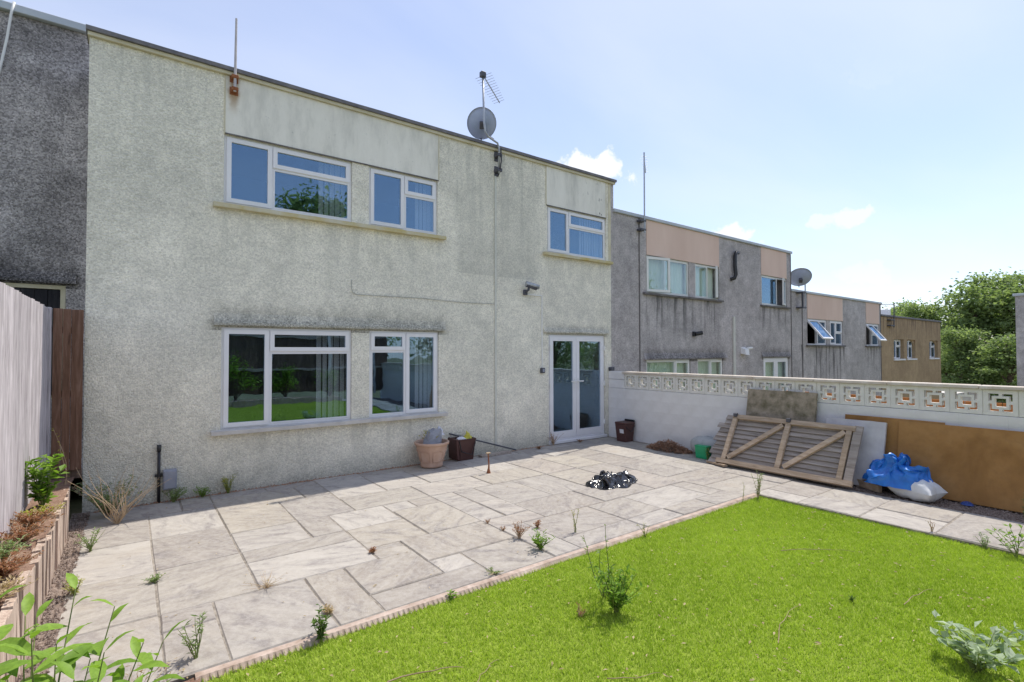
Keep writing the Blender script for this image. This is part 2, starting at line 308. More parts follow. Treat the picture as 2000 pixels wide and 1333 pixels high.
# ------------------------------------------------------------------ mesh helpers
class MB:
    def __init__(s): s.v = []; s.f = []; s.sh = None
    def add(s, vs, fs):
        o = len(s.v); s.v += [tuple(q) for q in vs]; s.f += [tuple(i+o for i in q) for q in fs]; return s
    def box(s, x0, x1, y0, y1, z0, z1):
        return s.add([(x0,y0,z0),(x1,y0,z0),(x1,y1,z0),(x0,y1,z0),(x0,y0,z1),(x1,y0,z1),(x1,y1,z1),(x0,y1,z1)],
                     [(3,2,1,0),(4,5,6,7),(0,1,5,4),(1,2,6,5),(2,3,7,6),(3,0,4,7)])
    def bbox(s, x0, x1, y0, y1, z0, z1, b=.004):
        """box with chamfered edges"""
        P = []
        X, Y, Z = (x0, x1), (y0, y1), (z0, z1); ids = {}
        for i in (0, 1):
            for j in (0, 1):
                for k in (0, 1):
                    sx, sy, sz = 1-2*i, 1-2*j, 1-2*k
                    for ax in range(3):
                        q = [X[i]+sx*b, Y[j]+sy*b, Z[k]+sz*b]; q[ax] = (X[i], Y[j], Z[k])[ax]
                        ids[(i, j, k, ax)] = len(P); P.append(tuple(q))
        F = []
        g = lambda i, j, k, a: ids[(i, j, k, a)]
        for i in (0, 1):
            r = [g(i,0,0,0), g(i,1,0,0), g(i,1,1,0), g(i,0,1,0)]; F.append(r if i else r[::-1])
            r = [g(0,i,0,1), g(0,i,1,1), g(1,i,1,1), g(1,i,0,1)]; F.append(r if i else r[::-1])
            r = [g(0,0,i,2), g(1,0,i,2), g(1,1,i,2), g(0,1,i,2)]; F.append(r if i else r[::-1])
        for i in (0, 1):
            for j in (0, 1):
                F.append([g(i,j,0,0), g(i,j,1,0), g(i,j,1,1), g(i,j,0,1)]); F.append([g(i,0,j,0), g(i,1,j,0), g(i,1,j,2), g(i,0,j,2)]); F.append([g(0,i,j,1), g(1,i,j,1), g(1,i,j,2), g(0,i,j,2)])
        for i in (0, 1):
            for j in (0, 1):
                for k in (0, 1): F.append([g(i,j,k,0), g(i,j,k,1), g(i,j,k,2)])
        return s.add(P, F)
    def tube(s, pts, r, n=8, caps=True):
        pts = [Vector(q) for q in pts]; rs = r if hasattr(r, '__len__') else [r]*len(pts)
        rings = []; up = None
        for i, q in enumerate(pts):
            d = (pts[min(i+1, len(pts)-1)] - pts[max(i-1, 0)]).normalized()
            a = Vector((0, 0, 1)) if abs(d.z) < .9 else Vector((1, 0, 0))
            if up is not None and (up - d*up.dot(d)).length > .1: a = up
            u = (a - d*a.dot(d)).normalized(); up = u; v = d.cross(u)
            rings.append([q + (u*cos(2*pi*k/n) + v*sin(2*pi*k/n))*rs[i] for k in range(n)])
        P = [q for ring in rings for q in ring]; F = []
        for i in range(len(pts)-1):
            for k in range(n): F.append((i*n+k, i*n+(k+1) % n, (i+1)*n+(k+1) % n, (i+1)*n+k))
        if caps: F.append(tuple(range(n))[::-1]); F.append(tuple((len(pts)-1)*n+k for k in range(n)))
        return s.add(P, F)
    def lathe(s, prof, c=(0, 0, 0), n=28):
        P = []; F = []
        for r, z in prof:
            for k in range(n): P.append((c[0]+r*cos(2*pi*k/n), c[1]+r*sin(2*pi*k/n), c[2]+z))
        for i in range(len(prof)-1):
            for k in range(n): F.append((i*n+k, i*n+(k+1) % n, (i+1)*n+(k+1) % n, (i+1)*n+k))
        return s.add(P, F)
    def hexa(s, bot, top):
        return s.add(list(bot)+list(top), [(3,2,1,0),(4,5,6,7),(0,1,5,4),(1,2,6,5),(2,3,7,6),(3,0,4,7)])
    def beam(s, a, b, wdt, thk, nrm):
        """rectangular bar from a to b; wdt across, thk along nrm"""
        a, b, nrm = Vector(a), Vector(b), Vector(nrm).normalized(); d = (b-a).normalized(); nrm = (nrm - d*nrm.dot(d)).normalized(); u = d.cross(nrm)
        q = [a+u*(i*wdt/2)+nrm*(j*thk/2) for i, j in ((-1,-1),(1,-1),(1,1),(-1,1))]
        return s.hexa(q, [x+(b-a) for x in q])
    def grid(s, us, vs, solid, d0, d1, to):
        """solid made of rectangular cells with real openings; to(u,v,d)->xyz"""
        nu, nv = len(us)-1, len(vs)-1; ok = lambda i, j: 0 <= i < nu and 0 <= j < nv and solid(i, j)
        ids = {}; P = []; F = []
        def vid(i, j, k):
            if (i, j, k) not in ids: ids[(i, j, k)] = len(P); P.append(to(us[i], vs[j], (d0, d1)[k]))
            return ids[(i, j, k)]
        for i in range(nu):
            for j in range(nv):
                if not ok(i, j): continue
                F.append((vid(i,j,0), vid(i+1,j,0), vid(i+1,j+1,0), vid(i,j+1,0))); F.append((vid(i,j,1), vid(i,j+1,1), vid(i+1,j+1,1), vid(i+1,j,1)))
                if not ok(i-1, j): F.append((vid(i,j,0), vid(i,j+1,0), vid(i,j+1,1), vid(i,j,1)))
                if not ok(i+1, j): F.append((vid(i+1,j,0), vid(i+1,j,1), vid(i+1,j+1,1), vid(i+1,j+1,0)))
                if not ok(i, j-1): F.append((vid(i,j,0), vid(i,j,1), vid(i+1,j,1), vid(i+1,j,0)))
                if not ok(i, j+1): F.append((vid(i,j+1,0), vid(i+1,j+1,0), vid(i+1,j+1,1), vid(i,j+1,1)))
        return s.add(P, F)
    def mesh(s, name, mat, smooth=False):
        me = bpy.data.meshes.new(name); me.from_pydata(s.v, [], s.f)
        if s.sh is not None:
            a = me.attributes.new('shade', 'FLOAT', 'POINT'); a.data.foreach_set('value', np.array(s.sh, dtype=np.float32))
        me.materials.append(MT[mat] if isinstance(mat, str) else mat)
        if smooth: me.polygons.foreach_set('use_smooth', [True]*len(me.polygons))
        me.update(); return me
    def build(s, name, mat, parent=None, smooth=False):
        return link(name, s.mesh(name, mat, smooth), parent)
def link(name, data, parent=None):
    o = bpy.data.objects.new(name, data); COL.objects.link(o)
    if parent is not None:
        o.parent = parent
        if parent.type == 'EMPTY': o.matrix_parent_inverse = Matrix.Translation(-Vector(parent.location))
    return o
def tag(o, label=None, cat=None, group=None, kind=None):
    for k, v in (('label', label), ('category', cat), ('group', group), ('kind', kind)):
        if v: o[k] = v
    return o
def thing(name, label, cat, loc=(0, 0, 0), group=None):
    o = bpy.data.objects.new(name, None); o.location = loc; o.empty_display_size = .1; COL.objects.link(o)
    return tag(o, label, cat, group)
def struct(o): o['kind'] = 'structure'; return o
def copy_tree(o, parent=None):
    c = o.copy(); COL.objects.link(c)
    if parent is not None: c.parent = parent
    for ch in o.children: copy_tree(ch, c)
    return c
def fbm(x, y, z=0, o=4):
    return noise.fractal(Vector((x, y, z)), 1.0, 2.1, o)

# ================================================================== ground
g = MB(); gx = [-400, -60, -1.86, -1.85, 7.11, 7.12, 15.2, 15.3, 22.8, 22.9, 31, 45, 80, 150, 700]; gz = [.35, .35, .35, -.14, -.14, -.66, -.66, -1.75, -1.75, -2.3, -2.3, -3.0, -3.8, -4.5, -4.5]
gy = [-500, -60, -12.3, 0, 12, 60, 500]
for j in range(len(gy)):
    for i in range(len(gx)): g.v.append((gx[i], gy[j], gz[i]))
for j in range(len(gy)-1):
    for i in range(len(gx)-1):
        a = j*len(gx)+i; g.f.append((a, a+1, a+1+len(gx), a+len(gx)))
struct(g.build('ground', 'earth'))

# ================================================================== windows
def ring(mb, x0, x1, z0, z1, wd, ya, yb):
    mb.grid([x0, x0+wd, x1-wd, x1], [z0, z0+wd, z1-wd, z1], lambda i, j: not (i == 1 and j == 1), ya, yb, lambda u, v, d: (u, d, v))
def pane(parent, x0, x1, z0, z1, y, mat='glass'):
    MB().box(x0, x1, y, y+.006, z0, z1).build('pane', mat, parent)
def window(house, x0, x1, z0, z1, xm=None, zt=None, side='L', y0=0, mat='upvc', fw=.042, sw=.055, blind=None, curtain=False, handle=True, openleaf=None):
    gm = 'glass_clear' if curtain else 'glass'; yf = y0+.03; x0 += .003; x1 -= .003; z0 += .003; z1 -= .003
    mw = .036
    us = [x0, x0+fw]+([xm-mw/2, xm+mw/2] if xm else [])+[x1-fw, x1]
    vs = [z0, z0+fw]+([zt-mw/2, zt+mw/2] if zt else [])+[z1-fw, z1]
    def solid(i, j):
        if i in (0, len(us)-2) or j in (0, len(vs)-2): return True
        if xm and i == 2: return True
        if zt and j == 2: return (not xm) or (i == 3 if side == 'L' else i == 1)
        return False
    fr = MB().grid(us, vs, solid, yf, yf+.07, lambda u, v, d: (u, d, v)).build('window', mat, house)
    def sash(a, b, c, d, hang=None, nm='sash'):
        a, b, c, d = a-.012, b+.012, c-.012, d+.012
        mb = MB(); ring(mb, a, b, c, d, sw, yf-.018, yf+.028)
        s = mb.build(nm, mat, fr); gp = MB().box(a+sw-.004, b-sw+.004, yf+.004, yf+.010, c+sw-.004, d-sw+.004).build('pane', gm, fr)
        if hang:
            kind, ang = hang
            if kind == 'top': piv = Vector(((a+b)/2, yf-.01, d)); rot = Matrix.Rotation(-ang, 4, 'X')
            elif kind == 'left': piv = Vector((a, yf-.01, c)); rot = Matrix.Rotation(-ang, 4, 'Z')
            else: piv = Vector((b, yf-.01, c)); rot = Matrix.Rotation(ang, 4, 'Z')
            mx_ = Matrix.Translation(piv) @ rot @ Matrix.Translation(-piv)
            s.matrix_local = mx_; gp.matrix_local = mx_
        return s
    def fixed(a, b, c, d):
        mb = MB(); ring(mb, a-.004, b+.004, c-.004, d+.004, .018, yf-.004, yf+.03); mb.build('glazing_bead', mat, fr)
        pane(fr, a+.012, b-.012, c+.012, d-.012, yf+.008, gm)
    L = (x0+fw, (xm-mw/2) if xm else x1-fw); Rr = ((xm+mw/2) if xm else x0+fw, x1-fw)
    zb, ztp = z0+fw, z1-fw
    ol = openleaf or {}
    if xm:
        tall, small = (L, Rr) if side == 'L' else (Rr, L)
        sash(tall[0], tall[1], zb, ztp, ol.get('tall'))
        if handle:
            hx = (tall[1]+.0 if side == 'L' else tall[0])-(.035 if side == 'L' else -.035)
            MB().bbox(hx-.009, hx+.009, yf+.035, yf+.06, (zb+ztp)/2-.06, (zb+ztp)/2+.06).build('handle', 'plastic_white', fr)
        if zt:
            sash(small[0], small[1], zt+mw/2, ztp, ol.get('top')); fixed(small[0], small[1], zb, zt-mw/2)
        elif ol.get('small'): sash(small[0], small[1], zb, ztp, ol['small'])
        else: fixed(small[0], small[1], zb, ztp)
    else: fixed(L[0], L[1], zb, ztp)
    if blind:
        bx = MB(); a, b = blind; n = int((b-a)/.072)
        for k in range(n):
            xc = a+(k+.5)*(b-a)/n; an = RAD(18+8*sin(k*1.7)); dx_, dy_ = .040*cos(an), .040*sin(an); yy = yf+.16
            bx.hexa([(xc-dx_, yy-dy_, z0+.03), (xc+dx_, yy+dy_, z0+.03), (xc+dx_, yy+dy_+.003, z0+.03), (xc-dx_, yy-dy_+.003, z0+.03)],
                    [(xc-dx_, yy-dy_, z1-.02), (xc+dx_, yy+dy_, z1-.02), (xc+dx_, yy+dy_+.003, z1-.02), (xc-dx_, yy-dy_+.003, z1-.02)])
        bx.build('vertical_blind', 'blind', fr)
    if curtain:
        cx = MB(); n = 60; P = []
        for k in range(n+1):
            xx = x0+.03+(x1-x0-.06)*k/n; yy = yf+.13+.025*sin(k*1.3)+.01*sin(k*.37)
            P += [(xx, yy, z0+.03), (xx, yy, z1-.03)]
        cx.add(P, [(2*k, 2*k+2, 2*k+3, 2*k+1) for k in range(n)]); cx.build('net_curtain', 'curtain', fr, True)
    return fr
def shell(root, x0, x1, zg, zr, y0, openings, wm, depth=8.0, thick=.27):
    us = sorted({x0, x1} | {o[0] for o in openings} | {o[1] for o in openings}); vs = sorted({zg, zr} | {o[2] for o in openings} | {o[3] for o in openings})
    def solid(i, j):
        cx, cz = (us[i]+us[i+1])/2, (vs[j]+vs[j+1])/2
        return not any(o[0] < cx < o[1] and o[2] < cz < o[3] for o in openings)
    wl = MB().grid(us, vs, solid, y0, y0+thick, lambda u, v, d: (u, d, v)).build('wall', wm, root)
    sd = MB(); sd.box(x0, x0+.2, y0+thick+.001, y0+depth, zg, zr); sd.box(x1-.2, x1, y0+thick+.001, y0+depth, zg, zr); sd.box(x0+.201, x1-.201, y0+depth-.2, y0+depth, zg, zr)
    sd.build('side_wall', wm, root)
    it = MB(); it.box(x0+.21, x1-.21, y0+3.6, y0+3.75, zg, zr-.02); it.box(x0+.21, x1-.21, y0+thick+.01, y0+3.59, zg-.02, zg+.04)
    mid = zg+2.45; it.box(x0+.21, x1-.21, y0+thick+.01, y0+3.59, mid, mid+.25); it.box(x0+.21, x1-.21, y0+thick+.01, y0+3.59, zr-.2, zr-.03)
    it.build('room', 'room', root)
    return wl
def drip(root, x0, x1, z, y0=0, h=.17, pr=.045, mat='cream', name='bellcast_drip'):
    n = 40; P = []; F = []
    for k in range(n+1):
        x = x0+(x1-x0)*k/n; j = .006*fbm(x*3, z, 3); q = pr+.006*fbm(x*2, z, 9)
        P += [(x, y0+.003, z+h), (x, y0-q*.45, z+h*.5), (x, y0-q, z+.03+j), (x, y0-q, z+j), (x, y0+.003, z+.004)]
    for k in range(n):
        for a in range(4): F.append((5*k+a, 5*k+a+1, 5*k+6+a, 5*k+5+a))
    F += [(4, 3, 2, 1, 0), tuple(5*n+a for a in range(5))]
    MB().add(P, F).build(name, mat, root)
def sill(root, x0, x1, zt, mat, y0=0, pr=.085, th=.052, top='sillgrey'):
    n = 24; P = []; F = []
    for k in range(n+1):
        x = x0+(x1-x0)*k/n; a = .004*fbm(x*4, zt, 1); b = .005*fbm(x*5, zt, 7)
        P += [(x, y0+.028, zt+.012), (x, y0-pr-b, zt+a), (x, y0-pr-b, zt-th+b), (x, y0+.002, zt-th)]
    for k in range(n):
        for a in range(3): F.append((4*k+a, 4*k+a+1, 4*k+5+a, 4*k+4+a))
    F += [(3, 2, 1, 0), (4*n, 4*n+1, 4*n+2, 4*n+3)]
    MB().add(P, F).build('window_sill', mat, root)

# ================================================================== the cream house
H = thing('terraced_house', 'cream roughcast two-storey terraced house with white windows and french doors', 'house', (2.8, 0, 0))
ops = [(-.19, 1.487, 3.71, 4.625), (1.745, 2.92, 3.71, 4.625), (5.31, 6.955, 3.71, 4.625),
       (-.20, 1.492, .785, 2.115), (1.762, 2.945, .785, 2.115), (5.335, 6.905, .05, 2.125)]
shell(H, -1.545, 7.10, -.12, 5.39, 0, ops, 'cream')
window(H, *ops[0], xm=.395, zt=4.30, blind=(1.05, 1.45)); window(H, *ops[1], xm=2.335, zt=4.30, blind=(2.60, 2.89))
window(H, *ops[2], xm=5.885, zt=4.30, blind=(6.34, 6.92))
window(H, *ops[3], xm=.375, zt=1.795, blind=(1.03, 1.455)); window(H, *ops[4], xm=2.365, zt=1.81, side='R', blind=(2.60, 2.91))
# smooth panels above the upper windows, a stop bead along each side
for a, b in ((-.18, 2.93), (5.285, 6.945)):
    MB().box(a, b, -.008, .002, 4.632, 5.388).build('render_panel', 'smooth', H)
    for q in (a-.012, b): MB().box(q, q+.012, -.014, .002, 4.632, 5.388).build('stop_bead', 'trim', H)
    MB().box(a, b, -.02, .002, 4.620, 4.633).build('drip_bead', 'rust' if False else 'sootsill', H)
MB().bbox(7.028, 7.099, -.012, .002, 3.70, 5.388).build('corner_trim', 'trim', H)
sill(H, -.31, 3.04, 3.70, 'sill'); sill(H, 5.19, 7.09, 3.70, 'sill'); sill(H, -.31, 3.075, .785, 'sillgrey', th=.05)
drip(H, -.285, 3.06, 2.135); drip(H, 5.21, 6.99, 2.155, h=.12, pr=.035)
MB().box(-1.56, 7.21, -.045, .2, 5.392, 5.432).build('fascia_trim', 'trim', H)
n = 90; P = []; F = []
for k in range(n+1):
    x = -1.575+8.80*k/n; a = .006*fbm(x*2.3, 4, 2); P += [(x, -.075+a, 5.436), (x, -.078+a, 5.482+a), (x, .3, 5.49), (x, .3, 5.436)]
for k in range(n):
    for a in range(4): F.append((4*k+a, 4*k+(a+1) % 4, 4*k+4+(a+1) % 4, 4*k+4+a))
F += [(3, 2, 1, 0), (4*n, 4*n+1, 4*n+2, 4*n+3)]
MB().add(P, F).build('roof_edge', 'capdark', H)
MB().box(-1.545, 7.19, .301, 8.0, 5.40, 5.47).build('roof', 'roof', H)
MB().box(7.101, 7.192, .0, 8, -.7, 5.39).build('party_wall', 'greydash', H)

# french doors
x0, x1, z0, z1 = 5.338, 6.902, .055, 2.122; yf = .03
fr = MB(); fr.grid([x0, x0+.05, x1-.05, x1], [z0, z0+.06, z1-.05, z1], lambda i, j: not (i == 1 and j == 1), yf, yf+.08, lambda u, v, d: (u, d, v))
DR = fr.build('french_door', 'upvc', H)
MB().bbox(x0-.01, x1+.01, -.05, .1, .0, .052).build('threshold', 'upvc', DR)
xm = 6.075
for a, b, hs in ((x0+.038, xm-.004, 1), (xm+.004, x1-.038, -1)):
    st = .085; us = [a, a+st, b-st, b]; vv = [z0+.05, z0+.17, z1-.125, z1-.038]
    MB().grid(us, vv, lambda i, j: not (i == 1 and j == 1), yf-.02, yf+.03, lambda u, v, d: (u, d, v)).build('door_leaf', 'upvc', DR)
    MB().box(a+st-.004, b-st+.004, yf+.002, yf+.010, vv[1]-.004, vv[2]+.004).build('pane', 'glass', DR)
    hx = (b-.045) if hs > 0 else (a+.045)
    hd = MB(); hd.bbox(hx-.015, hx+.015, yf-.03, yf-.021, 1.02, 1.26); hd.bbox(hx-.011 if hs < 0 else hx-.12, hx+.12 if hs < 0 else hx+.011, yf-.068, yf-.050, 1.18, 1.205); hd.bbox(hx-.01, hx+.01, yf-.055, yf-.03, 1.182, 1.203)
    hd.build('door_handle', 'plastic_white', DR)
    for z in (.32, 1.12, 1.86):
        ex = a-.005 if hs > 0 else b+.005; rr = .011 if hs > 0 else .022
        MB().tube([(ex, yf-.024-rr*.4, z-.05), (ex, yf-.024-rr*.4, z+.05)], rr, 10).build('hinge', 'plastic_white', DR)

# ================================================================== houses down the hill
def dashhouse(label, x0, x1, zg, zr, ops, panels, wm, cap, y0=0, sills=(), drips=(), depth=8):
    h = thing('terraced_house', label, 'house', ((x0+x1)/2, y0, zg)); shell(h, x0, x1, zg-.1, zr-.075, y0, ops, wm, depth)
    for (a, b, c, d) in panels: MB().box(a, b, y0-.012, y0+.002, c, d).build('render_panel', 'pinkpanel', h)
    for (a, b, z) in sills: sill(h, a, b, z, 'sootsill', y0, .07, .045)
    for (a, b, z) in drips: drip(h, a, b, z, y0, .16, .05, wm)
    MB().bbox(x0-.02, x1+.04, y0-.05, y0+.25, zr-.072, zr, .006).build('roof_edge', cap, h)
    MB().box(x0, x1, y0+.251, y0+depth, zr-.074, zr-.03).build('roof', 'roof', h)
    return h
o1 = [(8.28, 9.93, 3.13, 4.0), (10.18, 11.26, 3.13, 4.0), (13.45, 14.96, 3.13, 4.0), (8.26, 9.95, .22, 1.595), (10.25, 11.40, .22, 1.595), (13.5, 15.02, -.52, 1.60)]
n1 = dashhouse('grey pebbledash house with beige panels, stepped just below the cream house', 7.196, 15.22, -.57, 4.875, o1, [(8.29, 11.25, 4.004, 4.80), (13.43, 14.95, 4.004, 4.80)], 'greydash', 'capmetal',
               sills=((8.15, 11.36, 3.125), (13.36, 15.1, 3.125)), drips=((8.17, 11.55, 1.60), (13.4, 15.12, 1.61)))
window(n1, *o1[0], xm=8.99, side='L', mat='upvc_old', curtain=True, openleaf={'tall': ('left', RAD(14))})
window(n1, *o1[1], xm=10.75, side='R', mat='upvc_old', curtain=True, openleaf={'tall': ('right', RAD(30))})
window(n1, *o1[2], xm=14.4, side='R', mat='upvc_old', openleaf={'tall': ('right', RAD(20))})
window(n1, *o1[3], xm=9.35, side='R', mat='upvc_old', curtain=True); window(n1, *o1[4], xm=10.82, side='R', mat='upvc_old', curtain=True)
window(n1, *o1[5], xm=14.26, mat='upvc', sw=.1, curtain=True, handle=False, openleaf={'small': ('left', 0)})
for q in (8.03, 15.214): MB().box(q-.012, q+.012, -.016, .002, -.6, 4.79).build('movement_joint', 'sootsill', n1)
o2 = [(16.31, 17.75, 1.99, 2.84), (18.02, 19.05, 1.99, 2.84), (21.2, 22.52, 1.99, 2.84)]
n2 = dashhouse('streaked grey house with tilted-open top-hung windows, two doors below the cream house', 15.226, 22.72, -1.7, 3.715, o2, [(16.32, 19.06, 2.845, 3.64), (21.2, 22.53, 2.845, 3.64)], 'greydash', 'capmetal',
               sills=((16.2, 19.15, 1.985), (21.1, 22.6, 1.985)))
window(n2, *o2[0], xm=17.1, zt=2.42, side='L', mat='upvc', handle=False, openleaf={'tall': ('top', RAD(38))})
window(n2, *o2[1], xm=18.5, zt=2.42, side='L', mat='upvc', handle=False)
window(n2, *o2[2], xm=21.85, zt=2.42, side='L', mat='upvc', handle=False, openleaf={'tall': ('top', RAD(38))})
for q in (15.95, 22.68): MB().box(q-.014, q+.014, -.016, .002, -1.7, 3.63).build('movement_joint', 'sootsill', n2)
o3 = [(24.15, 25.35, 1.45, 2.28), (25.75, 26.85, 1.45, 2.28), (28.85, 30.15, 1.45, 2.28)]
n3 = dashhouse('tan rendered house with recessed arched windows at the low end of the terrace', 22.73, 30.6, -2.2, 3.25, o3, [], 'tandash', 'capdark', sills=())
for i, o in enumerate(o3):
    window(n3, *o, xm=(o[0]+o[1])/2+.05, zt=1.98, side='L', mat='upvc', handle=False, y0=.1)
    MB().bbox(o[0]-.06, o[1]+.06, -.05, .09, o[2]-.06, o[2]+.004).build('window_sill', 'upvc', n3)
    if i:                                            # arched head
        a, b, z = o[0]+.002, o[1]-.002, o[3]-.002; q = MB(); n = 14; P = []
        r = (b-a)/2
        for yy in (.062, .098):
            for k in range(n+1):
                an = pi*k/n; P += [(a+r-r*cos(an), yy, z-.38+.37*sin(an)), (a+r-r*cos(an), yy, z)]
        for s_ in (0, 2*(n+1)):
            for k in range(n): q.f.append((s_+2*k, s_+2*k+2, s_+2*k+3, s_+2*k+1))
        for k in range(n): q.f.append((2*k, 2*k+2, 2*(n+1)+2*k+2, 2*(n+1)+2*k))
        q.v = P; q.build('arch_head', 'tandash', n3)
# house above, set back on the left
L0 = thing('terraced_house', 'dark pebbledash house set back beyond the bleached fence', 'house', (-5.5, 1.1, .35))
opl = [(-3.4, -1.80, 1.2, 2.64)]
shell(L0, -9.6, -1.56, .2, 5.93, 1.1, opl, 'darkdash', 6.9)
MB().bbox(-9.62, -1.55, 1.03, 1.4, 5.935, 6.03, .006).build('roof_edge', 'capmetal', L0); MB().box(-9.6, -1.56, 1.401, 8, 5.93, 5.99).build('roof', 'roof', L0)
drip(L0, -3.5, -1.70, 2.66, 1.1, .15, .05, 'darkdash')
f = MB(); ring(f, -3.397, -1.803, 1.203, 2.637, .05, 1.12, 1.2); dfr = f.build('shuttered_window', 'trim', L0)
for k in range(12):
    a = -3.34+k*.1245; MB().bbox(a, a+.121, 1.13+.004*(k % 2), 1.16, 1.26, 2.58, .004).build('shutter_board', 'blackwood', dfr)
# buildings beyond the gardens
B = thing('end_house', 'plain grey house wall seen beyond the end of the lattice wall', 'house', (45, -7, -3))
MB().box(41.2, 49, -13, -1.05, -3.6, 5.05).build('wall', 'greydash', B); MB().bbox(41.1, 49.1, -13.1, -.95, 5.052, 5.2, .01).build('roof_edge', 'capmetal', B)
for k in range(3):
    a = -11.5+k*3.3
    fr_ = MB().grid([a, a+.08, a+1.52, a+1.6], [2.4, 2.48, 3.4, 3.48], lambda i, j: not (i == 1 and j == 1), 41.14, 41.199, lambda u, v, d: (d, u, v)).build('window', 'upvc_old', B)
    MB().box(41.17, 41.18, a+.08, a+1.52, 2.48, 3.4).build('pane', 'glass', fr_)
G = thing('garage_block', 'low flat-roofed garage with a pale roof edge below the trees', 'garage', (42, 4, -3))
MB().box(38, 47, 1.2, 8, -3.2, -.9).build('wall', 'whiteblock', G); MB().bbox(37.8, 47.2, 1.0, 8.2, -.898, -.72, .01).build('roof', 'sillgrey', G)
for k in range(3):
    dq = MB().bbox(37.95, 37.999, 1.5+k*2.2, 3.4+k*2.2, -3.0, -1.05, .006).build('garage_door', 'upvc_old', G)

# ================================================================== garden wall with pierced screen blocks
XW = 7.007
W = thing('garden_wall', 'white painted block wall topped with a row of pierced screen blocks', 'wall', (XW+.05, -6, 0))
MB().box(XW-.0075, XW+.096, -12.25, -.004, -.7, 1.026).build('core', 'whiteblock', W)
blk = {}
def block(w_, h_):
    k = (round(w_, 3), round(h_, 3))
    if k not in blk:
        m_ = MB().bbox(0, .015, -w_, 0, 0, h_, .0018); blk[k] = m_.mesh('block', 'whiteblock')
    return blk[k]
ch = 1.028/5
for r in range(5):
    y = -.004
    first = .22 if r % 2 else .44
    while y > -12.2:
        w_ = min(first, y+12.25); first = .44
        o = link('block', block(w_-.005, ch-.004), W); o.matrix_parent_inverse = Matrix.Translation(-Vector(W.location)); o.location = (XW-.0095+random.uniform(-.0008, .0008), y, r*ch+.001); y -= w_
pier = MB(); pier.bbox(XW-.002, XW+.098, -.435, -.004, 1.03, 1.205, .004); pier.bbox(XW-.004, XW+.098, -.435, -.004, 1.212, 1.375, .004); pier.build('pier', 'whiteblock', W)
t_ = [0, .045, .073, .10, .135, .165, .20, .227, .255, .30]
def lat(i, j):
    def inL(a, b):   # corner L openings
        A = min(a, 8-a); Bq = min(b, 8-b)
        return (A == 1 and 1 <= Bq <= 3) or (Bq == 1 and 1 <= A <= 3)
    if inL(i, j): return False
    if 3 <= i <= 5 and 3 <= j <= 5: return False
    return True
sb = MB().grid([q*.985 for q in t_], [q*.993 for q in t_], lat, 0, .088, lambda u, v, d: (d, -u, v)).mesh('screen_block', 'screen')
y = -.444
while y > -12.1:
    o = link('screen_block', sb, W); o.location = (XW+random.uniform(-.003, .003), y, 1.031+random.uniform(0, .002)); y -= .306
    if y+.306 < -.5: pass
    MB().box(XW+.006, XW+.082, y, y+.0095, 1.030, 1.330).build('mortar_joint', 'screen', W)
y = -.40
while y > -12.1:
    ln = min(.92, y+12.25); o = MB().bbox(XW-.045, XW+.14, y-ln+.006, y, 1.3335, 1.378+random.uniform(-.003, .003), .008).build('coping_stone', 'coping', W); y -= ln

# ================================================================== patio of riven slabs
pb = MB().box(-1.51, XW-.01, -4.10, -.001, -.10, -.008); pb.box(5.20, 6.34, -12.2, -4.101, -.10, -.008)
PAT = struct(pb.build('patio', 'mortar'))
XS = lambda i: .30+.3135*i
YS = lambda j: -4.10+.292*j
NI0, NI1, NJ = -6, 21, 14
occ = {}
slabs = []
def put(i0, i1, j0, j1):
    for i in range(i0, i1):
        for j in range(j0, j1):
            if (i, j) in occ: return False
    for i in range(i0, i1):
        for j in range(j0, j1): occ[(i, j)] = 1
    slabs.append((XS(i0), XS(i1), YS(j0), YS(j1))); return True
for q in [(1,3,6,8),(1,3,4,6),(1,2,3,4),(-1,0,0,3),(0,2,1,3),(0,3,0,1),(2,3,1,2),(2,5,2,4),(3,5,0,2),(3,5,4,7),(3,4,7,8),(4,5,7,8),(-3,-1,0,3),(-4,-3,2,3),(-4,-3,0,2),
          (-4,-2,3,6),(-2,1,3,5),(-2,1,5,6),(-2,0,6,8),(0,1,6,8),(2,5,8,10),(0,2,8,11),(5,6,4,8),(6,9,0,1),(5,6,0,3),(6,9,1,3),(9,11,0,1),(11,13,0,1),(9,11,1,3),(11,14,1,3),(-2,0,8,11),(-4,-2,6,9)]: put(*q)
rs = random.Random(21); shapes = [(3,2),(2,2),(2,3),(2,1),(1,2),(3,2),(2,2),(1,1)]
for j in range(NJ):
    for i in range(NI0, NI1):
        if (i, j) in occ: continue
        sh = shapes[:]; rs.shuffle(sh); sh = sorted(sh, key=lambda s_: -s_[0]*s_[1]*rs.uniform(.35, 1))
        for a, b in sh+[(1, 1)]:
            if i+a <= NI1 and j+b <= NJ and put(i, i+a, j, j+b): break
ys = [-4.10, -4.62, -5.255, -5.91, -6.5, -7.1, -7.75, -8.3, -8.95, -9.5, -10.1, -10.7, -11.3, -11.9]
for k in range(len(ys)-1):
    xj = 5.72 if k % 3 else 5.55
    slabs.append((5.205, xj, ys[k+1], ys[k])); yy = ys[k]-.33 if k % 2 else ys[k]
    slabs.append((xj, 6.33, ys[k+1], ys[k]))
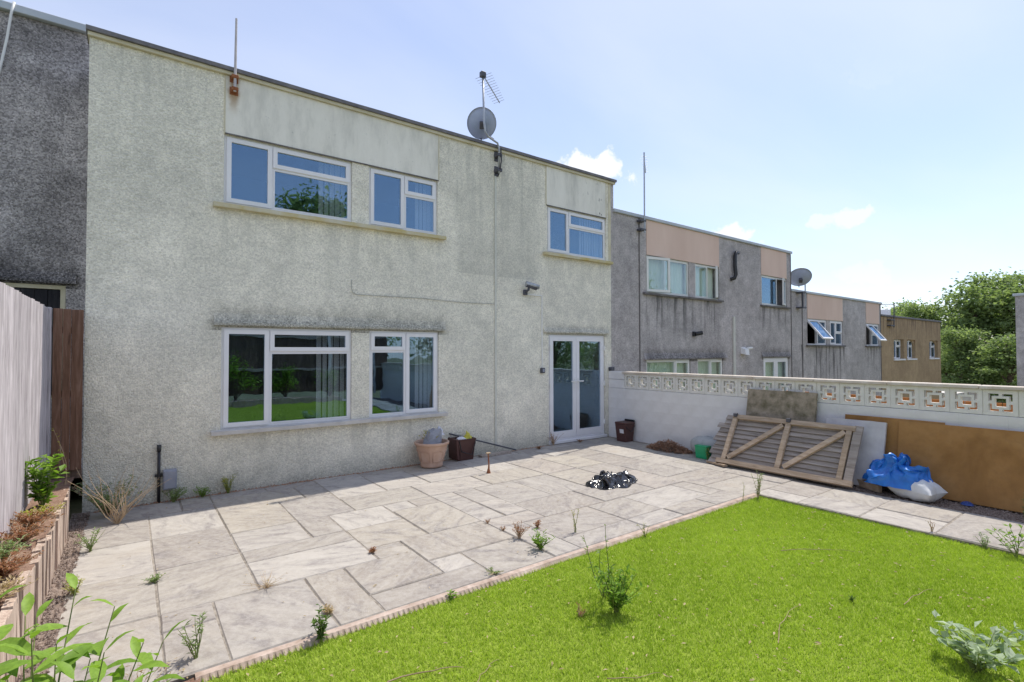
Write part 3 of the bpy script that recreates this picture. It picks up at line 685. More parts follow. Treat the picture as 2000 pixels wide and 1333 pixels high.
def slab_obj(x0, x1, y0, y1):
    x1 = min(x1, XW-.015); x0 = max(x0, -1.50); y1 = min(y1, -.075); jt = .0045; x0 += jt; x1 -= jt; y0 += jt; y1 -= jt
    cx, cy = (x0+x1)/2, (y0+y1)/2; tz = rs.uniform(-.005, .004); tx, ty = rs.uniform(-.004, .004), rs.uniform(-.004, .004)
    per = [(x0,y0),(cx,y0),(x1,y0),(x1,cy),(x1,y1),(cx,y1),(x0,y1),(x0,cy)]
    per = [(x+rs.uniform(-.004, .004), y+rs.uniform(-.004, .004)) for x, y in per]
    P = [(x-cx, y-cy, -.05) for x, y in per]; P += [(x-cx, y-cy, tz-.009+tx*(x-cx)+ty*(y-cy)) for x, y in per]
    P += [((x-cx)*(1-.016/abs(x1-x0)), (y-cy)*(1-.016/abs(y1-y0)), tz+tx*(x-cx)+ty*(y-cy)) for x, y in per]
    F = []
    for r in (0, 8):
        for k in range(8): F.append((r+k, r+(k+1) % 8, r+8+(k+1) % 8, r+8+k))
    F.append(tuple(range(16, 24)))
    o = MB().add(P, F).build('paving_slab', 'slab', PAT); o.location = (cx, cy, 0); return o
for q in slabs:
    if q[0] < XW-.08: slab_obj(*q)

# ribbed edging where the paving meets the lawn
ed = MB(); P = []; F = []; n = 640; xa, xb = -.82, 5.2
for k in range(n+1):
    x = xa+(xb-xa)*k/n; amp = .006*max(0, min(1, (1.7-x)/.5)); r_ = amp*(1 if (k//2) % 2 else -1); q = .012*fbm(x*1.3, 2, 5)
    P += [(x, -4.104, -.002), (x, -4.150+q*.5+r_*.3, -.004+q*.2), (x, -4.172+q+r_, -.030), (x, -4.178+q+r_, -.075)]
for k in range(n):
    for a in range(3): F.append((4*k+a, 4*k+a+1, 4*k+5+a, 4*k+4+a))
tag(ed.add(P, F).build('lawn_edging', 'edging'), 'ribbed mortar edging between the paving and the artificial lawn', 'edging')

# strips of dirt and gravel
def patch(name, mat, x0, x1, y0, y1, z, amp, res=.05, extra=None):
    nx, ny = max(2, int((x1-x0)/res)), max(2, int((y1-y0)/res)); b = MB()
    for j in range(ny+1):
        for i in range(nx+1):
            x, y = x0+(x1-x0)*i/nx, y0+(y1-y0)*j/ny; b.v.append((x, y, z+amp*fbm(x*6, y*6, 1)+(extra(x, y) if extra else 0)))
    for j in range(ny):
        for i in range(nx): a = j*(nx+1)+i; b.f.append((a, a+1, a+nx+2, a+nx+1))
    return b.build(name, mat, None, True)
struct(patch('gravel_strip', 'gravel', 6.335, XW-.002, -12.2, -4.10, -.022, .012, .06))
struct(patch('dirt_path', 'gravel', -1.63, -1.475, -12.2, -.002, .0, .016, .03))
struct(patch('dirt_border', 'soil', -1.63, -.80, -12.2, -4.12, -.020, .02, .05))
struct(patch('raised_bed', 'soil', -1.86, -1.61, -12.2, -.02, .42, .03, .04, lambda x, y: .0))
# small stones on the gravel
def pebbles(name, n, x0, x1, y0, y1, z, s0, s1, mat, label):
    b = MB()
    for k in range(n):
        x, y = random.uniform(x0, x1), random.uniform(y0, y1); s_ = random.uniform(s0, s1); zz = z+random.uniform(-.004, .006)
        q = [(x+s_*random.uniform(.6, 1)*cos(a), y+s_*random.uniform(.6, 1)*sin(a)) for a in (0, 1.57, 3.14, 4.71)]
        b.add([(a, c, zz) for a, c in q]+[(x, y, zz+s_*.9), (x, y, zz-s_*.5)], [(0,1,4),(1,2,4),(2,3,4),(3,0,4)])
    return tag(b.build(name, mat), label, 'gravel', kind='stuff')
pebbles('gravel', 2600, 6.36, 6.98, -7.6, -4.3, -.014, .006, .02, 'gravel', 'loose stones along the foot of the block wall')
pebbles('grit', 1500, -1.6, -1.47, -6.5, -.1, .006, .005, .018, 'gravel', 'loose grit beside the timber bed edge')
pebbles('wall_litter', 1600, -1.45, 5.3, -.10, -.012, -.006, .004, .016, 'straw', 'dry leaf litter along the foot of the cream house wall')

# ================================================================== artificial lawn
struct(MB().box(-.80, 5.205, -11.4, -4.165, -.12, -.036).build('lawn_base', 'turfbase'))
def turf():
    # density falls with distance from where it is looked at
    def pts(n, x0, x1, y0, y1): return np.stack([rng.uniform(x0, x1, n), rng.uniform(y0, y1, n)], 1)
    A = pts(300000, -.80, 5.2, -7.4, -4.165); B_ = pts(60000, -.8, 5.2, -11.4, -7.4)
    P = np.concatenate([A, B_]); n = len(P)
    h = rng.uniform(.014, .032, n); wd = rng.uniform(.0013, .0026, n); an = rng.uniform(0, 2*pi, n); le = rng.uniform(.1, .95, n)*h; la = rng.uniform(0, 2*pi, n)*.6+1.2
    clump = np.sin(P[:, 0]*23+np.sin(P[:, 1]*17)*2)*np.sin(P[:, 1]*29+np.cos(P[:, 0]*13)*2)
    big = np.sin(P[:, 0]*1.9+1)*np.sin(P[:, 1]*2.3+.4)
    ux, uy = np.cos(an)*wd, np.sin(an)*wd; lx, ly = np.cos(la)*le, np.sin(la)*le; z0 = -.037
    V = np.zeros((n, 5, 3), np.float32)
    V[:, 0] = np.stack([P[:, 0]-ux, P[:, 1]-uy, np.full(n, z0)], 1); V[:, 1] = np.stack([P[:, 0]+ux, P[:, 1]+uy, np.full(n, z0)], 1)
    V[:, 2] = np.stack([P[:, 0]-ux*.8+lx*.35, P[:, 1]-uy*.8+ly*.35, z0+h*.6], 1); V[:, 3] = np.stack([P[:, 0]+ux*.8+lx*.35, P[:, 1]+uy*.8+ly*.35, z0+h*.6], 1)
    V[:, 4] = np.stack([P[:, 0]+lx, P[:, 1]+ly, z0+h], 1)
    T = np.array([[0, 1, 3], [0, 3, 2], [2, 3, 4]]); Fa = (T[None]+(np.arange(n)*5)[:, None, None]).reshape(-1, 3)
    me = bpy.data.meshes.new('artificial_grass'); me.vertices.add(n*5); me.vertices.foreach_set('co', V.ravel())
    me.loops.add(Fa.size); me.loops.foreach_set('vertex_index', Fa.ravel().astype(np.int32)); me.polygons.add(len(Fa))
    me.polygons.foreach_set('loop_start', np.arange(0, Fa.size, 3, dtype=np.int32))
    me.update(calc_edges=True)
    s_ = np.clip(.5+.14*clump+.15*big+rng.normal(0, .2, n), 0, 1); a = me.attributes.new('shade', 'FLOAT', 'POINT'); a.data.foreach_set('value', np.repeat(s_, 5).astype(np.float32))
    me.materials.append(MT['turf']); o = link('artificial_grass', me)
    tag(o, 'bright green artificial grass laid as a lawn', 'grass', kind='stuff')
turf()

# ================================================================== fences
def fence_y(label, x, y0, y1, z0, z1, mat, face=1):
    f = thing('timber_fence', label, 'fence', (x, (y0+y1)/2, z0)); y = y0; k = 0
    while y > y1+.05:
        w_ = random.uniform(.095, .115); zt = z1+random.uniform(-.008, .008)
        MB().hexa([(x, y-w_+.002, z0), (x, y, z0), (x-.020*face, y, z0), (x-.006*face, y-w_-.010, z0)], [(x, y-w_+.002, zt), (x, y, zt), (x-.020*face, y, zt), (x-.006*face, y-w_-.010, zt)]) if False else None
        a = MB(); a.hexa([(x-.018+.010, y-w_-.006, z0), (x+.010, y, z0), (x-.012, y, z0), (x-.022, y-w_-.006, z0)][::1], [(x-.018+.010, y-w_-.006, zt), (x+.010, y, zt), (x-.012, y, zt), (x-.022, y-w_-.006, zt)])
        a.build('board', mat, f); y -= w_; k += 1
    return f
lf = fence_y('bleached vertical board fence on the raised bed beside the cream house', -1.85, -.16, -12.1, .44, 2.27, 'fencewood')
for y in (-.10, -1.95, -3.8, -5.65, -7.5, -9.35, -11.2): MB().bbox(-1.90, -1.815 if y == -.10 else -1.875, y-.05, y+.045, .30, 2.275, .005).build('post', 'fencewood', lf)
for z in (.7, 1.35, 2.0): MB().box(-1.93, -1.884, -12.1, -.16, z, z+.07).build('rail', 'fencewood', lf)
bf = thing('fence_infill', 'brown timber infill panel between the bleached fence and house corner', 'fence', (-1.68, -.1, .5))
for k, (a, b) in enumerate(((-1.805, -1.727), (-1.724, -1.655), (-1.652, -1.552))):
    MB().bbox(a, b, -.105-.004*(k % 2), -.085, .50, 2.268-.004*k, .003).build('board', 'brownwood', bf)
for z in (.62, 1.3, 2.0): MB().box(-1.81, -1.552, -.084, -.05, z, z+.07).build('rail', 'brownwood', bf)
MB().bbox(-1.83, -1.552, -.06, -.02, .40, .499).build('gravel_board', 'backwood', bf)
bk = thing('timber_fence', 'dark brown board fence across the far end of the lawn opposite the house', 'fence', (2.6, -12.2, .3))
x = -1.84
while x < 7.1:
    w_ = random.uniform(.11, .135); MB().bbox(x, x+w_-.003, -12.21-.012*random.random(), -12.185, .30, 2.82+random.uniform(-.01, .01), .003).build('board', 'backwood', bk); x += w_
for z in (1.12, 2.30): MB().bbox(-1.84, 7.1, -12.18, -12.12, z, z+.09).build('rail', 'greywood', bk)
for x in (-1.2, .8, 2.8, 4.8, 6.6): MB().bbox(x, x+.1, -12.183, -12.09, .2, 2.86).build('post', 'slabpale', bk)
struct(patch('planting_bed', 'soil', -.8, 5.2, -12.19, -11.45, .12, .04, .08)); 
tag(MB().bbox(-.8, 5.2, -11.46, -11.38, -.1, .17, .01).build('bed_kerb', 'sleeper'), 'timber kerb holding the planting bed below the dark fence', 'kerb')
of = thing('timber_fence', 'terracotta painted fence in the garden behind the lattice wall', 'fence', (9.4, -5, -.66))
y = -2.55
while y > -12:
    MB().bbox(9.38, 9.40+.006*random.random(), y-.14, y-.004, -.66, 1.0, .003).build('board', 'orangefence', of); y -= .144
for z in (-.3, .7): MB().box(9.405, 9.44, -12, -2.55, z, z+.07).build('rail', 'orangefence', of)

# raised bed edge of split timbers
be = thing('bed_edging', 'split weathered timber edging holding up the narrow raised bed', 'edging', (-1.6, -5, 0))
y = -.62
while y > -8.5:
    w_ = random.uniform(.045, .16); zt = .40+.02*sin(y*7)+random.uniform(-.012, .012)+max(0, (-y-2.2))*.05; x = -1.60+random.uniform(-.010, .008); ln = random.uniform(-.006, .006)
    a = MB(); a.hexa([(x-.045, y-w_+.004, -.05), (x, y-w_+.004, -.05), (x+random.uniform(-.01, .012), y, -.05), (x-.045, y, -.05)],
                     [(x-.045+ln, y-w_+.006, zt), (x+ln, y-w_+.006, zt+random.uniform(-.012, .008)), (x+ln, y-.002, zt+random.uniform(-.012, .008)), (x-.045+ln, y-.002, zt)])
    a.build('timber', 'sleeper', be); y -= w_

# ================================================================== plants
def leaf(mb, p, d, n, L, Wd, sh, fine=False, curl=.15):
    p, d = Vector(p), Vector(d).normalized(); n = Vector(n); n = (n-d*n.dot(d)); n = n.normalized() if n.length > 1e-4 else d.orthogonal().normalized(); s_ = d.cross(n)
    if fine:
        rows = [(0, .02, 0), (.22, .75, -.02), (.48, 1., -.03), (.74, .72, -.09), (1, .02, -curl-.05)]; P = []
        for t, w_, dz in rows:
            c = p+d*(L*t)+n*(L*dz)
            P += [c-s_*(Wd*w_/2)+n*(Wd*.16*w_), c, c+s_*(Wd*w_/2)+n*(Wd*.16*w_)]
        F = []
        for k in range(4):
            for a in (0, 1): F.append((3*k+a, 3*k+a+1, 3*k+4+a, 3*k+3+a))
        mb.add(P, F); mb.sh += [sh]*len(P)
    else:
        m_ = p+d*(L*.5)
        mb.add([p, m_-s_*(Wd/2)+n*(Wd*.15), p+d*L-n*(L*curl), m_+s_*(Wd/2)+n*(Wd*.15)], [(0, 3, 2), (0, 2, 1)]); mb.sh += [sh]*4
def rdir(up=.3): 
    a = random.uniform(0, 2*pi); return Vector((cos(a), sin(a), random.uniform(-.3, 1)*up*2)).normalized()
def plant(name, label, cat, base, h, nst, spread, nl, L, Wd, lm, sm='stem', group=None, r=.004, start=.15, wob=.15, tip=False):
    t = thing(name, label, cat, base, group); b = Vector(base); st = MB(); fo = MB(); fo.sh = []
    for k in range(nst):
        a = random.uniform(0, 2*pi); q = spread*random.uniform(.2, 1); hh = h*random.uniform(.6, 1); pts = []
        for i in range(6):
            f = i/5; pts.append(b+Vector((cos(a)*q*f**1.3+wob*hh*.3*sin(f*4+k), sin(a)*q*f**1.3+wob*hh*.3*cos(f*3+k*2), hh*f-.004)))
        pts[0] = b+Vector((random.uniform(-.01, .01), random.uniform(-.01, .01), -.01))
        st.tube(pts, [r*(1-.7*i/5) for i in range(6)], 5)
        for i in range(nl):
            f = start+(1-start)*random.random() if not tip else 1-.35*random.random()**2; j = min(int(f*5), 4); p = pts[j].lerp(pts[j+1], f*5-j)
            d = rdir(.5); d.z += .25; leaf(fo, p, d, Vector((random.uniform(-.3, .3), random.uniform(-.3, .3), 1)), L*random.uniform(.55, 1.1), Wd*random.uniform(.7, 1.1), random.random())
    st.build('stems', sm, t)
    if nl: fo.build('foliage', lm, t)
    return t
WG = 'weeds growing through the paving and lawn'
Z_L = -.035
plant('weed', 'bushy bright green weed growing out of the artificial lawn', 'weed', (1.60, -5.03, Z_L), .32, 24, .19, 18, .055, .020, 'leaf', group=WG)
plant('weed', 'tall thin leaning weed rising behind the bushy weed on the lawn', 'weed', (1.70, -4.82, Z_L), .58, 4, .26, 12, .045, .014, 'leafgrey', group=WG, start=.2, r=.005)
plant('weed', 'small reddish sprig beside the bushy weed on the lawn', 'weed', (1.36, -4.92, Z_L), .09, 8, .06, 8, .02, .007, 'leafred', 'stemdry', WG)
plant('weed', 'upright leafy weed at the far corner of the lawn', 'weed', (5.12, -4.20, -.03), .34, 8, .07, 18, .035, .012, 'leafgrey', 'stemdry', WG)
plant('weed', 'single wispy stem just short of the lawn corner', 'weed', (4.83, -4.17, -.03), .36, 1, .03, 12, .03, .008, 'leafyellow', 'stem', WG)
plant('weed', 'green leafy weed in a slab joint beside an orange stain', 'weed', (1.86, -3.90, 0), .15, 16, .14, 11, .05, .014, 'leaf', group=WG)
plant('weed', 'russet feathery weed, largest of the row in the slab joint', 'weed', (1.88, -3.56, 0), .16, 20, .12, 12, .026, .008, 'leafred', 'stemdry', WG)
plant('weed', 'low russet tuft, middle one of the row in the slab joint', 'weed', (1.875, -3.30, 0), .05, 9, .06, 8, .018, .006, 'leafred', 'stemdry', WG)
plant('weed', 'tiny russet tuft farthest along the slab joint', 'weed', (1.87, -3.03, 0), .05, 7, .035, 8, .018, .006, 'leafred', 'stemdry', WG)
plant('weed', 'slim yellowish stem standing in the paving near the lawn edge', 'weed', (2.42, -3.76, 0), .24, 3, .05, 14, .03, .008, 'leafyellow', 'stem', WG)
plant('weed', 'flat mat of olive weed where a slab joint meets the edging', 'weed', (1.25, -4.06, 0), .035, 10, .10, 8, .025, .010, 'leafgrey', 'stemdry', WG)
plant('weed', 'dark leafy clump rooted in the ribbed edging', 'weed', (-.15, -4.17, -.03), .20, 9, .10, 12, .05, .018, 'leafdark', group=WG)
plant('weed', 'small two-leaved seedling in the ribbed edging', 'weed', (.78, -4.17, -.03), .07, 3, .03, 6, .045, .02, 'leaf', group=WG)
plant('weed', 'thin grey-green spikes in the cracked slab by the dirt border', 'weed', (-.80, -3.95, 0), .26, 7, .12, 12, .05, .010, 'leafgrey', group=WG)
plant('weed', 'sparse seedling at the lawn edge beyond the bushy weed', 'weed', (2.94, -4.21, -.03), .16, 4, .08, 8, .025, .008, 'leafyellow', group=WG)
plant('weed', 'dry brown stalks at a slab corner beside the white sack', 'weed', (5.26, -5.88, 0), .14, 5, .04, 3, .03, .006, 'leafred', 'stemdry', WG)
plant('weed', 'pale spiky tuft on the lawn edge by the wall-side paving', 'weed', (5.19, -6.28, -.03), .14, 8, .07, 8, .04, .008, 'leafpale', group=WG)
plant('weed', 'loose leafy weed sprawling over the wall-side paving', 'weed', (5.15, -6.50, -.03), .32, 7, .22, 9, .06, .022, 'leaf', group=WG, start=.3)
plant('weed', 'upright seed spike at the foot of the orange board', 'weed', (6.50, -6.36, 0), .36, 5, .06, 22, .03, .010, 'leafgrey', group=WG)
plant('weed', 'pale wrinkled-leaf plant spreading at the near end of the lawn', 'weed', (2.74, -6.70, Z_L), .24, 20, .34, 8, .085, .044, 'leafpale', 'stem', WG, start=.35)
plant('weed', 'silvery sprig trailing over the lawn beside the wrinkled-leaf plant', 'weed', (3.10, -6.72, Z_L), .16, 6, .22, 10, .05, .018, 'leafpale', 'stem', WG)
plant('weed', 'tiny dark green seedling alone on the open lawn', 'weed', (3.10, -5.95, Z_L), .05, 5, .035, 5, .03, .014, 'leafdark', group=WG)
plant('weed', 'red-stemmed withered clump at the foot of the french door', 'weed', (5.36, -.10, 0), .24, 22, .20, 9, .03, .011, 'leafred', 'stemdry', WG)
WW = 'weeds along the house wall'
plant('weed', 'yellow-green weed at the wall below the left end of the lower sill', 'weed', (-.12, -.10, 0), .26, 14, .14, 16, .035, .013, 'leafyellow', group=WW)
plant('weed', 'low green clump under the grey wall box', 'weed', (-.70, -.14, 0), .17, 22, .20, 12, .04, .016, 'leafgrey', group=WW)
plant('weed', 'low green clump on the wall side of the meter box', 'weed', (-.40, -.12, 0), .14, 18, .16, 12, .035, .014, 'leaf', group=WW)
plant('weed', 'tangled green growth at the bottom corner of the cream house', 'weed', (-1.30, -.35, 0), .40, 34, .36, 18, .05, .020, 'leafgrey', 'stemdry', WW)
plant('dry_stalks', 'bleached dry stalks arching over the dirt by the house corner', 'dead plant', (-1.22, -.70, 0), .62, 26, .48, 3, .04, .006, 'leafdry', 'stemdry', r=.005, wob=.3)
plant('dry_stalks', 'fan of dry straw on the pale slab joint', 'dead plant', (-.28, -3.22, 0), .10, 26, .20, 2, .03, .004, 'leafdry', 'stemdry', r=.0018)
plant('dry_stalks', 'sparse dry grass beside the timber bed edge', 'dead plant', (-1.10, -4.25, -.01), .24, 26, .18, 3, .05, .005, 'leafdry', 'stemdry', r=.002)
for (x, y, h, sp, nl, lm, sm, lab) in [(.62, -3.05, .04, .05, 8, 'leafred', 'stemdry', 'tiny rust tuft beside the small square slab'), (2.20, -3.45, .07, .06, 9, 'leafred', 'stemdry', 'short rust sprig two joints beyond the russet row'), (-.02, -3.9, .05, .06, 8, 'leafdry', 'stemdry', 'dry buff tuft near the ribbed edging'),
        (-.96, -2.6, .06, .08, 8, 'leafgrey', 'stem', 'flat grey-green tuft in the long joint near the dirt path'), (-1.40, -1.5, .22, .14, 12, 'leafgrey', 'stem', 'loose green weed leaning on the timber bed edge'), (-1.44, -2.5, .16, .10, 10, 'leafyellow', 'stem', 'yellow-green weed at the timber bed edge foot'),
        (-1.25, -4.45, .22, .14, 12, 'leaf', 'stem', 'leafy green weed on the dirt border'), (-.95, -4.75, .20, .12, 12, 'leafgrey', 'stem', 'grey-green weed between the dirt border and lawn'), (4.9, -.22, .05, .07, 8, 'leafred', 'stemdry', 'low red tuft along the wall short of the french door'), (6.0, -.16, .05, .10, 9, 'leafred', 'stemdry', 'low red litter tuft under the door threshold')]:
    plant('weed', lab, 'weed', (x, y, 0 if y > -4.1 else -.015), h, 12, sp, nl, .035, .012, lm, sm, WG)
# plants on the raised bed
pb_ = plant('bed_plant', 'lush yellow-green leafy plant against the bleached fence', 'plant', (-1.74, -1.40, .43), .48, 15, .15, 12, .10, .062, 'leaf', start=.15, r=.005)
plant('bed_plant', 'thin arching sprout in front of the brown infill panel', 'plant', (-1.66, -.45, .42), .62, 2, .12, 12, .035, .016, 'leafyellow', 'stemdry')
for k, (y, lab, lm) in enumerate([(-2.05, 'rust red ground cover nearest the lush plant on the raised bed', 'leafred'), (-2.45, 'rust red ground cover midway along the raised bed', 'leafred'), (-2.8, 'green trailing ground cover beside the fence foot', 'leafgrey'), (-3.15, 'rust red ground cover where the bed edge is tallest', 'leafred'), (-1.72, 'yellowish ground cover at the foot of the lush plant', 'leafyellow'), (-3.6, 'dry buff ground cover past the tallest bed edge', 'leafdry')]):
    plant('ground_cover', lab, 'plant', (-1.73+(.06 if k == 2 else 0)*-1, y, .43), (.13 if k != 4 else .07), 60, .20, 14, .032, .013, lm, 'stemdry', 'ground cover on the raised bed')
# broad-leaved shrub close to the fence: every leaf its own piece
S = thing('leafy_shrub', 'bright green broad-leaved shrub beside the dirt border', 'shrub', (-1.36, -5.45, 0)); sb_ = Vector((-1.36, -5.45, 0))
tips = [(-1.46, -5.28, 1.02), (-1.36, -5.22, .93), (-1.27, -5.12, .96), (-1.16, -5.20, .90), (-1.08, -5.36, .82), (-1.34, -5.50, .98), (-1.18, -5.44, .86), (-1.48, -5.45, 1.04), (-1.24, -5.60, .88), (-1.10, -5.58, .80), (-1.42, -5.62, .98), (-1.30, -5.34, .88), (-1.02, -5.22, .74), (-1.40, -5.10, .90), (-1.22, -5.28, .78), (-1.14, -5.30, .70), (-1.40, -5.40, .84), (-1.26, -5.48, .74), (-1.05, -5.48, .68)]
sr = random.Random(5)
for ti, tp in enumerate(tips):
    tp = Vector(tp); pts = []
    for i in range(7):
        f = i/6; p = sb_.lerp(tp, f); p.x += .04*sin(f*3+ti)*(1-f); p.y += .05*cos(f*2.5+ti)*f*(1-f)*4; pts.append(p)
    pts[-1] = tp
    MB().tube(pts, [.006*(1-.75*i/6) for i in range(7)], 6).build('stem', 'stem', S)
    for k in range(14):
        f = .30+.70*(k/13); j = min(int(f*6), 5); p = pts[j].lerp(pts[j+1], f*6-j); a = k*2.4+ti*1.1
        d = Vector((cos(a), sin(a), (.35 if k < 12 else .9))); lb = MB(); lb.sh = []
        Ls = sr.uniform(.10, .165)*(1 if k < 12 else .65); leaf(lb, p, d, Vector((sr.gauss(0, .25), sr.gauss(0, .25), 1)), Ls, Ls*.36, sr.uniform(.3, 1), True, .20); lb.build('leaf', 'leaf', S, True)

# shrubs on the bed below the dark fence
for (x, h, lab) in [(.2, 1.0, 'small leafy shrub at the bleached-fence end of the far bed'), (1.7, 1.55, 'tallest leafy shrub below the dark fence'), (3.3, 1.15, 'spreading shrub midway along the far bed'), (4.8, .85, 'low shrub at the lattice-wall end of the far bed')]:
    t = thing('garden_shrub', lab, 'shrub', (x, -11.8, .12), 'shrubs in the bed below the dark fence'); fo = MB(); fo.sh = []; st = MB()
    for k in range(26):
        a = random.uniform(0, 2*pi); q = random.uniform(0, .42)*h; tp = Vector((x+cos(a)*q, -11.8+sin(a)*q*.6, .12+h*random.uniform(.35, 1)))
        st.tube([(x, -11.8, .1), tp*.5+Vector((x, -11.8, .2))*.5, tp], [.012, .007, .003], 5)
        for i in range(34): leaf(fo, tp+Vector((random.gauss(0, .10), random.gauss(0, .10), random.gauss(0, .11))), rdir(.5), (random.gauss(0, .4), random.gauss(0, .4), 1), .09, .05, random.random())
    st.build('stems', 'bark', t); fo.build('foliage', 'leaf', t)

# ------------------------------------------------------------------ trees
def tree_meshes(seed, H=10., R=3.6, nc=78, per=80, ls=.30):
    r = random.Random(seed); tk = MB(); fo = MB(); fo.sh = []
    tk.tube([(0, 0, -.3), (.1, .05, H*.22), (-.1, .1, H*.45), (.1, -.05, H*.7), (0, 0, H*.86)], [.30, .24, .18, .10, .04], 9)
    for k in range(nc):
        a = r.uniform(0, 2*pi); z = H*(.20+.78*r.random()); t = (z/H-.20)/.78
        rad = R*(math.sin(min(1, t*1.25+.22)*pi*.93)**.6)*r.uniform(.25, 1.05); c = Vector((cos(a)*rad, sin(a)*rad, z))
        if k % 3 == 0: tk.tube([(0, 0, max(H*.15, z-R*.55)), c*.5+Vector((0, 0, z*.5-.3)), c], [.09, .05, .015], 5)
        s_ = r.uniform(.45, .95); cluster_tone = r.uniform(.0, .55)  # random base tone for each leaf cluster
        for i in range(per):
            o = Vector((r.gauss(0, 1), r.gauss(0, 1), r.gauss(0, .72)))*s_*.58
            d = Vector((r.gauss(0, 1), r.gauss(0, 1), r.gauss(-.2, .7))); leaf(fo, c+o, d, (r.gauss(0, .5), r.gauss(0, .5), 1), ls*r.uniform(.6, 1.25), ls*.62, min(1, cluster_tone+r.random()*.45))
    return tk.mesh('trunk', 'bark'), fo.mesh('crown', 'hazyleaf')
TM = [tree_meshes(3), tree_meshes(11, 10, 4.2, 90), tree_meshes(29, 10, 3.0, 62)]
def tree(loc, h, k, label, group, wide=1.):
    t = thing('tree', label, 'tree', (0, 0, 0), group)
    for nm, me in zip(('trunk', 'crown'), TM[k]): o = bpy.data.objects.new(nm, me); COL.objects.link(o); o.parent = t
    t.location = loc; s_ = h/10.6; t.scale = (s_*wide, s_*wide, s_); t.rotation_euler = (0, 0, random.uniform(0, 6)); return t
TG = 'trees beyond the low end of the terrace'
for (x, y, top, k, wd, lab) in [(74, 13.7, 7.1, 0, 1.0, 'rounded tree rising just behind the tan house roof'), (67.1, 10.2, 6.5, 1, .9, 'broad tree next to the tan house corner'), (80.8, 11.1, 6.7, 2, 1.3, 'hazy farther tree seen in the dip of the treetop line'),
        (67.5, 6.0, 7.8, 2, 1.25, 'open branching tree with sky showing through its crown'), (77.5, 6.0, 9.9, 1, 1.0, 'tallest tree of the group beyond the terrace'), (68.5, 2.8, 8.6, 0, 1.1, 'tall tree partly hidden by the plain grey house wall'),
        (56.3, 4.6, 3.4, 1, 1.0, 'bushy low tree in front of the open branching tree'), (55.4, 2.8, 1.6, 0, 1.4, 'lowest rounded bush above the garage roof'), (54, 1.3, 2.6, 2, 1.5, 'leafy bush beside the plain grey house wall'), (59.1, 6.3, 2.2, 2, 1.6, 'dense bush between the tan house and garage roof'),
        (88.9, 18.8, 7.5, 1, 1., 'distant tree mostly hidden by the tan house'), (77.7, 2.2, 9.2, 2, 1.2, 'tree behind the plain grey house wall')]:
    tree((x, y, -4.0), (top+4.0)*1.1, k, lab, TG, wd*1.05)
for (x, y, h, k, lab) in [(10, -31, 14.2, 1, 'large tree beyond the dark fence, reflected in the upper windows'), (16, -36, 11, 0, 'rounder tree beyond the dark fence'), (1.5, -36, 9, 2, 'slim tree beyond the dark fence')]:
    tree((x, y, 0), h, k, lab, 'trees beyond the dark fence')

for (x, y, h, k, lab) in [(24, -21, 9.5, 1, 'broad tree in the gardens past the terracotta fence'), (30, -17, 10, 0, 'taller tree in the gardens past the terracotta fence'), (19, -27, 10, 2, 'slim tree in the gardens past the terracotta fence'), (34, -26, 11, 1, 'farthest tree in the gardens past the terracotta fence')]:
    tree((x, y, -1.8), h, k, lab, 'trees in the gardens past the terracotta fence')

# ================================================================== things fixed to the houses
def yagi(mb, a, b, n, el, side):
    a, b, side = Vector(a), Vector(b), Vector(side).normalized(); mb.tube([a, b], .010, 6)
    for k in range(n):
        p = a.lerp(b, (k+.4)/n); l = el*(1-.35*k/n); mb.tube([p-side*l, p+side*l], .0035, 5)
def dish(root, c, r, ax, mat='dish'):
    ax = Vector(ax).normalized(); u = ax.orthogonal().normalized(); u = Vector((0, 0, 1)).cross(ax).normalized(); v = ax.cross(u); n = 32; P = []; F = []; c = Vector(c); rows = 6
    for lay in (0, .012):
        for i in range(rows+1):
            q = i/rows
            for k in range(n): P.append(c+(u*cos(2*pi*k/n)+v*sin(2*pi*k/n)*1.04)*r*q+ax*(.16*r*q*q*2-lay))
    for s_ in (0, (rows+1)*n):
        for i in range(rows):
            for k in range(n): F.append((s_+i*n+k, s_+i*n+(k+1) % n, s_+(i+1)*n+(k+1) % n, s_+(i+1)*n+k))
    o = (rows+1)*n
    for k in range(n): F.append((rows*n+k, rows*n+(k+1) % n, o+rows*n+(k+1) % n, o+rows*n+k))
    MB().add(P, F).build('reflector', mat, root, True)
    bkt = MB(); bkt.beam(c-ax*.03, c-ax*.13, .09, .12, v); bkt.build('mount', 'darksteel', root)
    arm = MB(); e = c-v*r*1.02+ax*.02; tip = c+ax*r*1.15-v*r*.55; arm.tube([e, tip], .012, 6); arm.tube([tip-ax*.03, tip-ax*.10], .03, 10); arm.build('feed_arm', 'darksteel', root)
A = thing('tv_aerial', 'kinked aerial pole with yagi bolted to the cream house wall top', 'aerial', (4.10, -.05, 4.95))
MB().tube([(4.10, -.10, 4.97), (4.10, -.10, 5.40), (4.06, -.11, 5.50), (3.85, -.12, 5.56), (3.79, -.12, 5.64), (3.765, -.12, 5.80), (3.74, -.12, 6.66)], .019, 9).build('pole', 'steel', A, True)
yb_ = MB(); yagi(yb_, (3.74, -.12, 6.62), (4.15, -.05, 6.27), 12, .15, (.75, -.6, .35)); yb_.build('yagi', 'steel', A)
MB().bbox(3.69, 3.79, -.16, -.08, 6.57, 6.67, .01).build('clamp', 'darksteel', A)
for z in (5.03, 5.30):
    b = MB(); b.bbox(4.05, 4.15, -.13, .0, z-.03, z+.03, .005); b.bbox(4.06, 4.14, -.012, .001, z-.09, z+.09, .003); b.build('wall_bracket', 'darksteel', A)
b = MB(); b.tube([(4.115, -.13, 5.42), (4.125, -.135, 5.2), (4.10, -.135, 5.05), (4.11, -.05, 4.93)], .012, 6); b.build('cable', 'plastic_black', A)
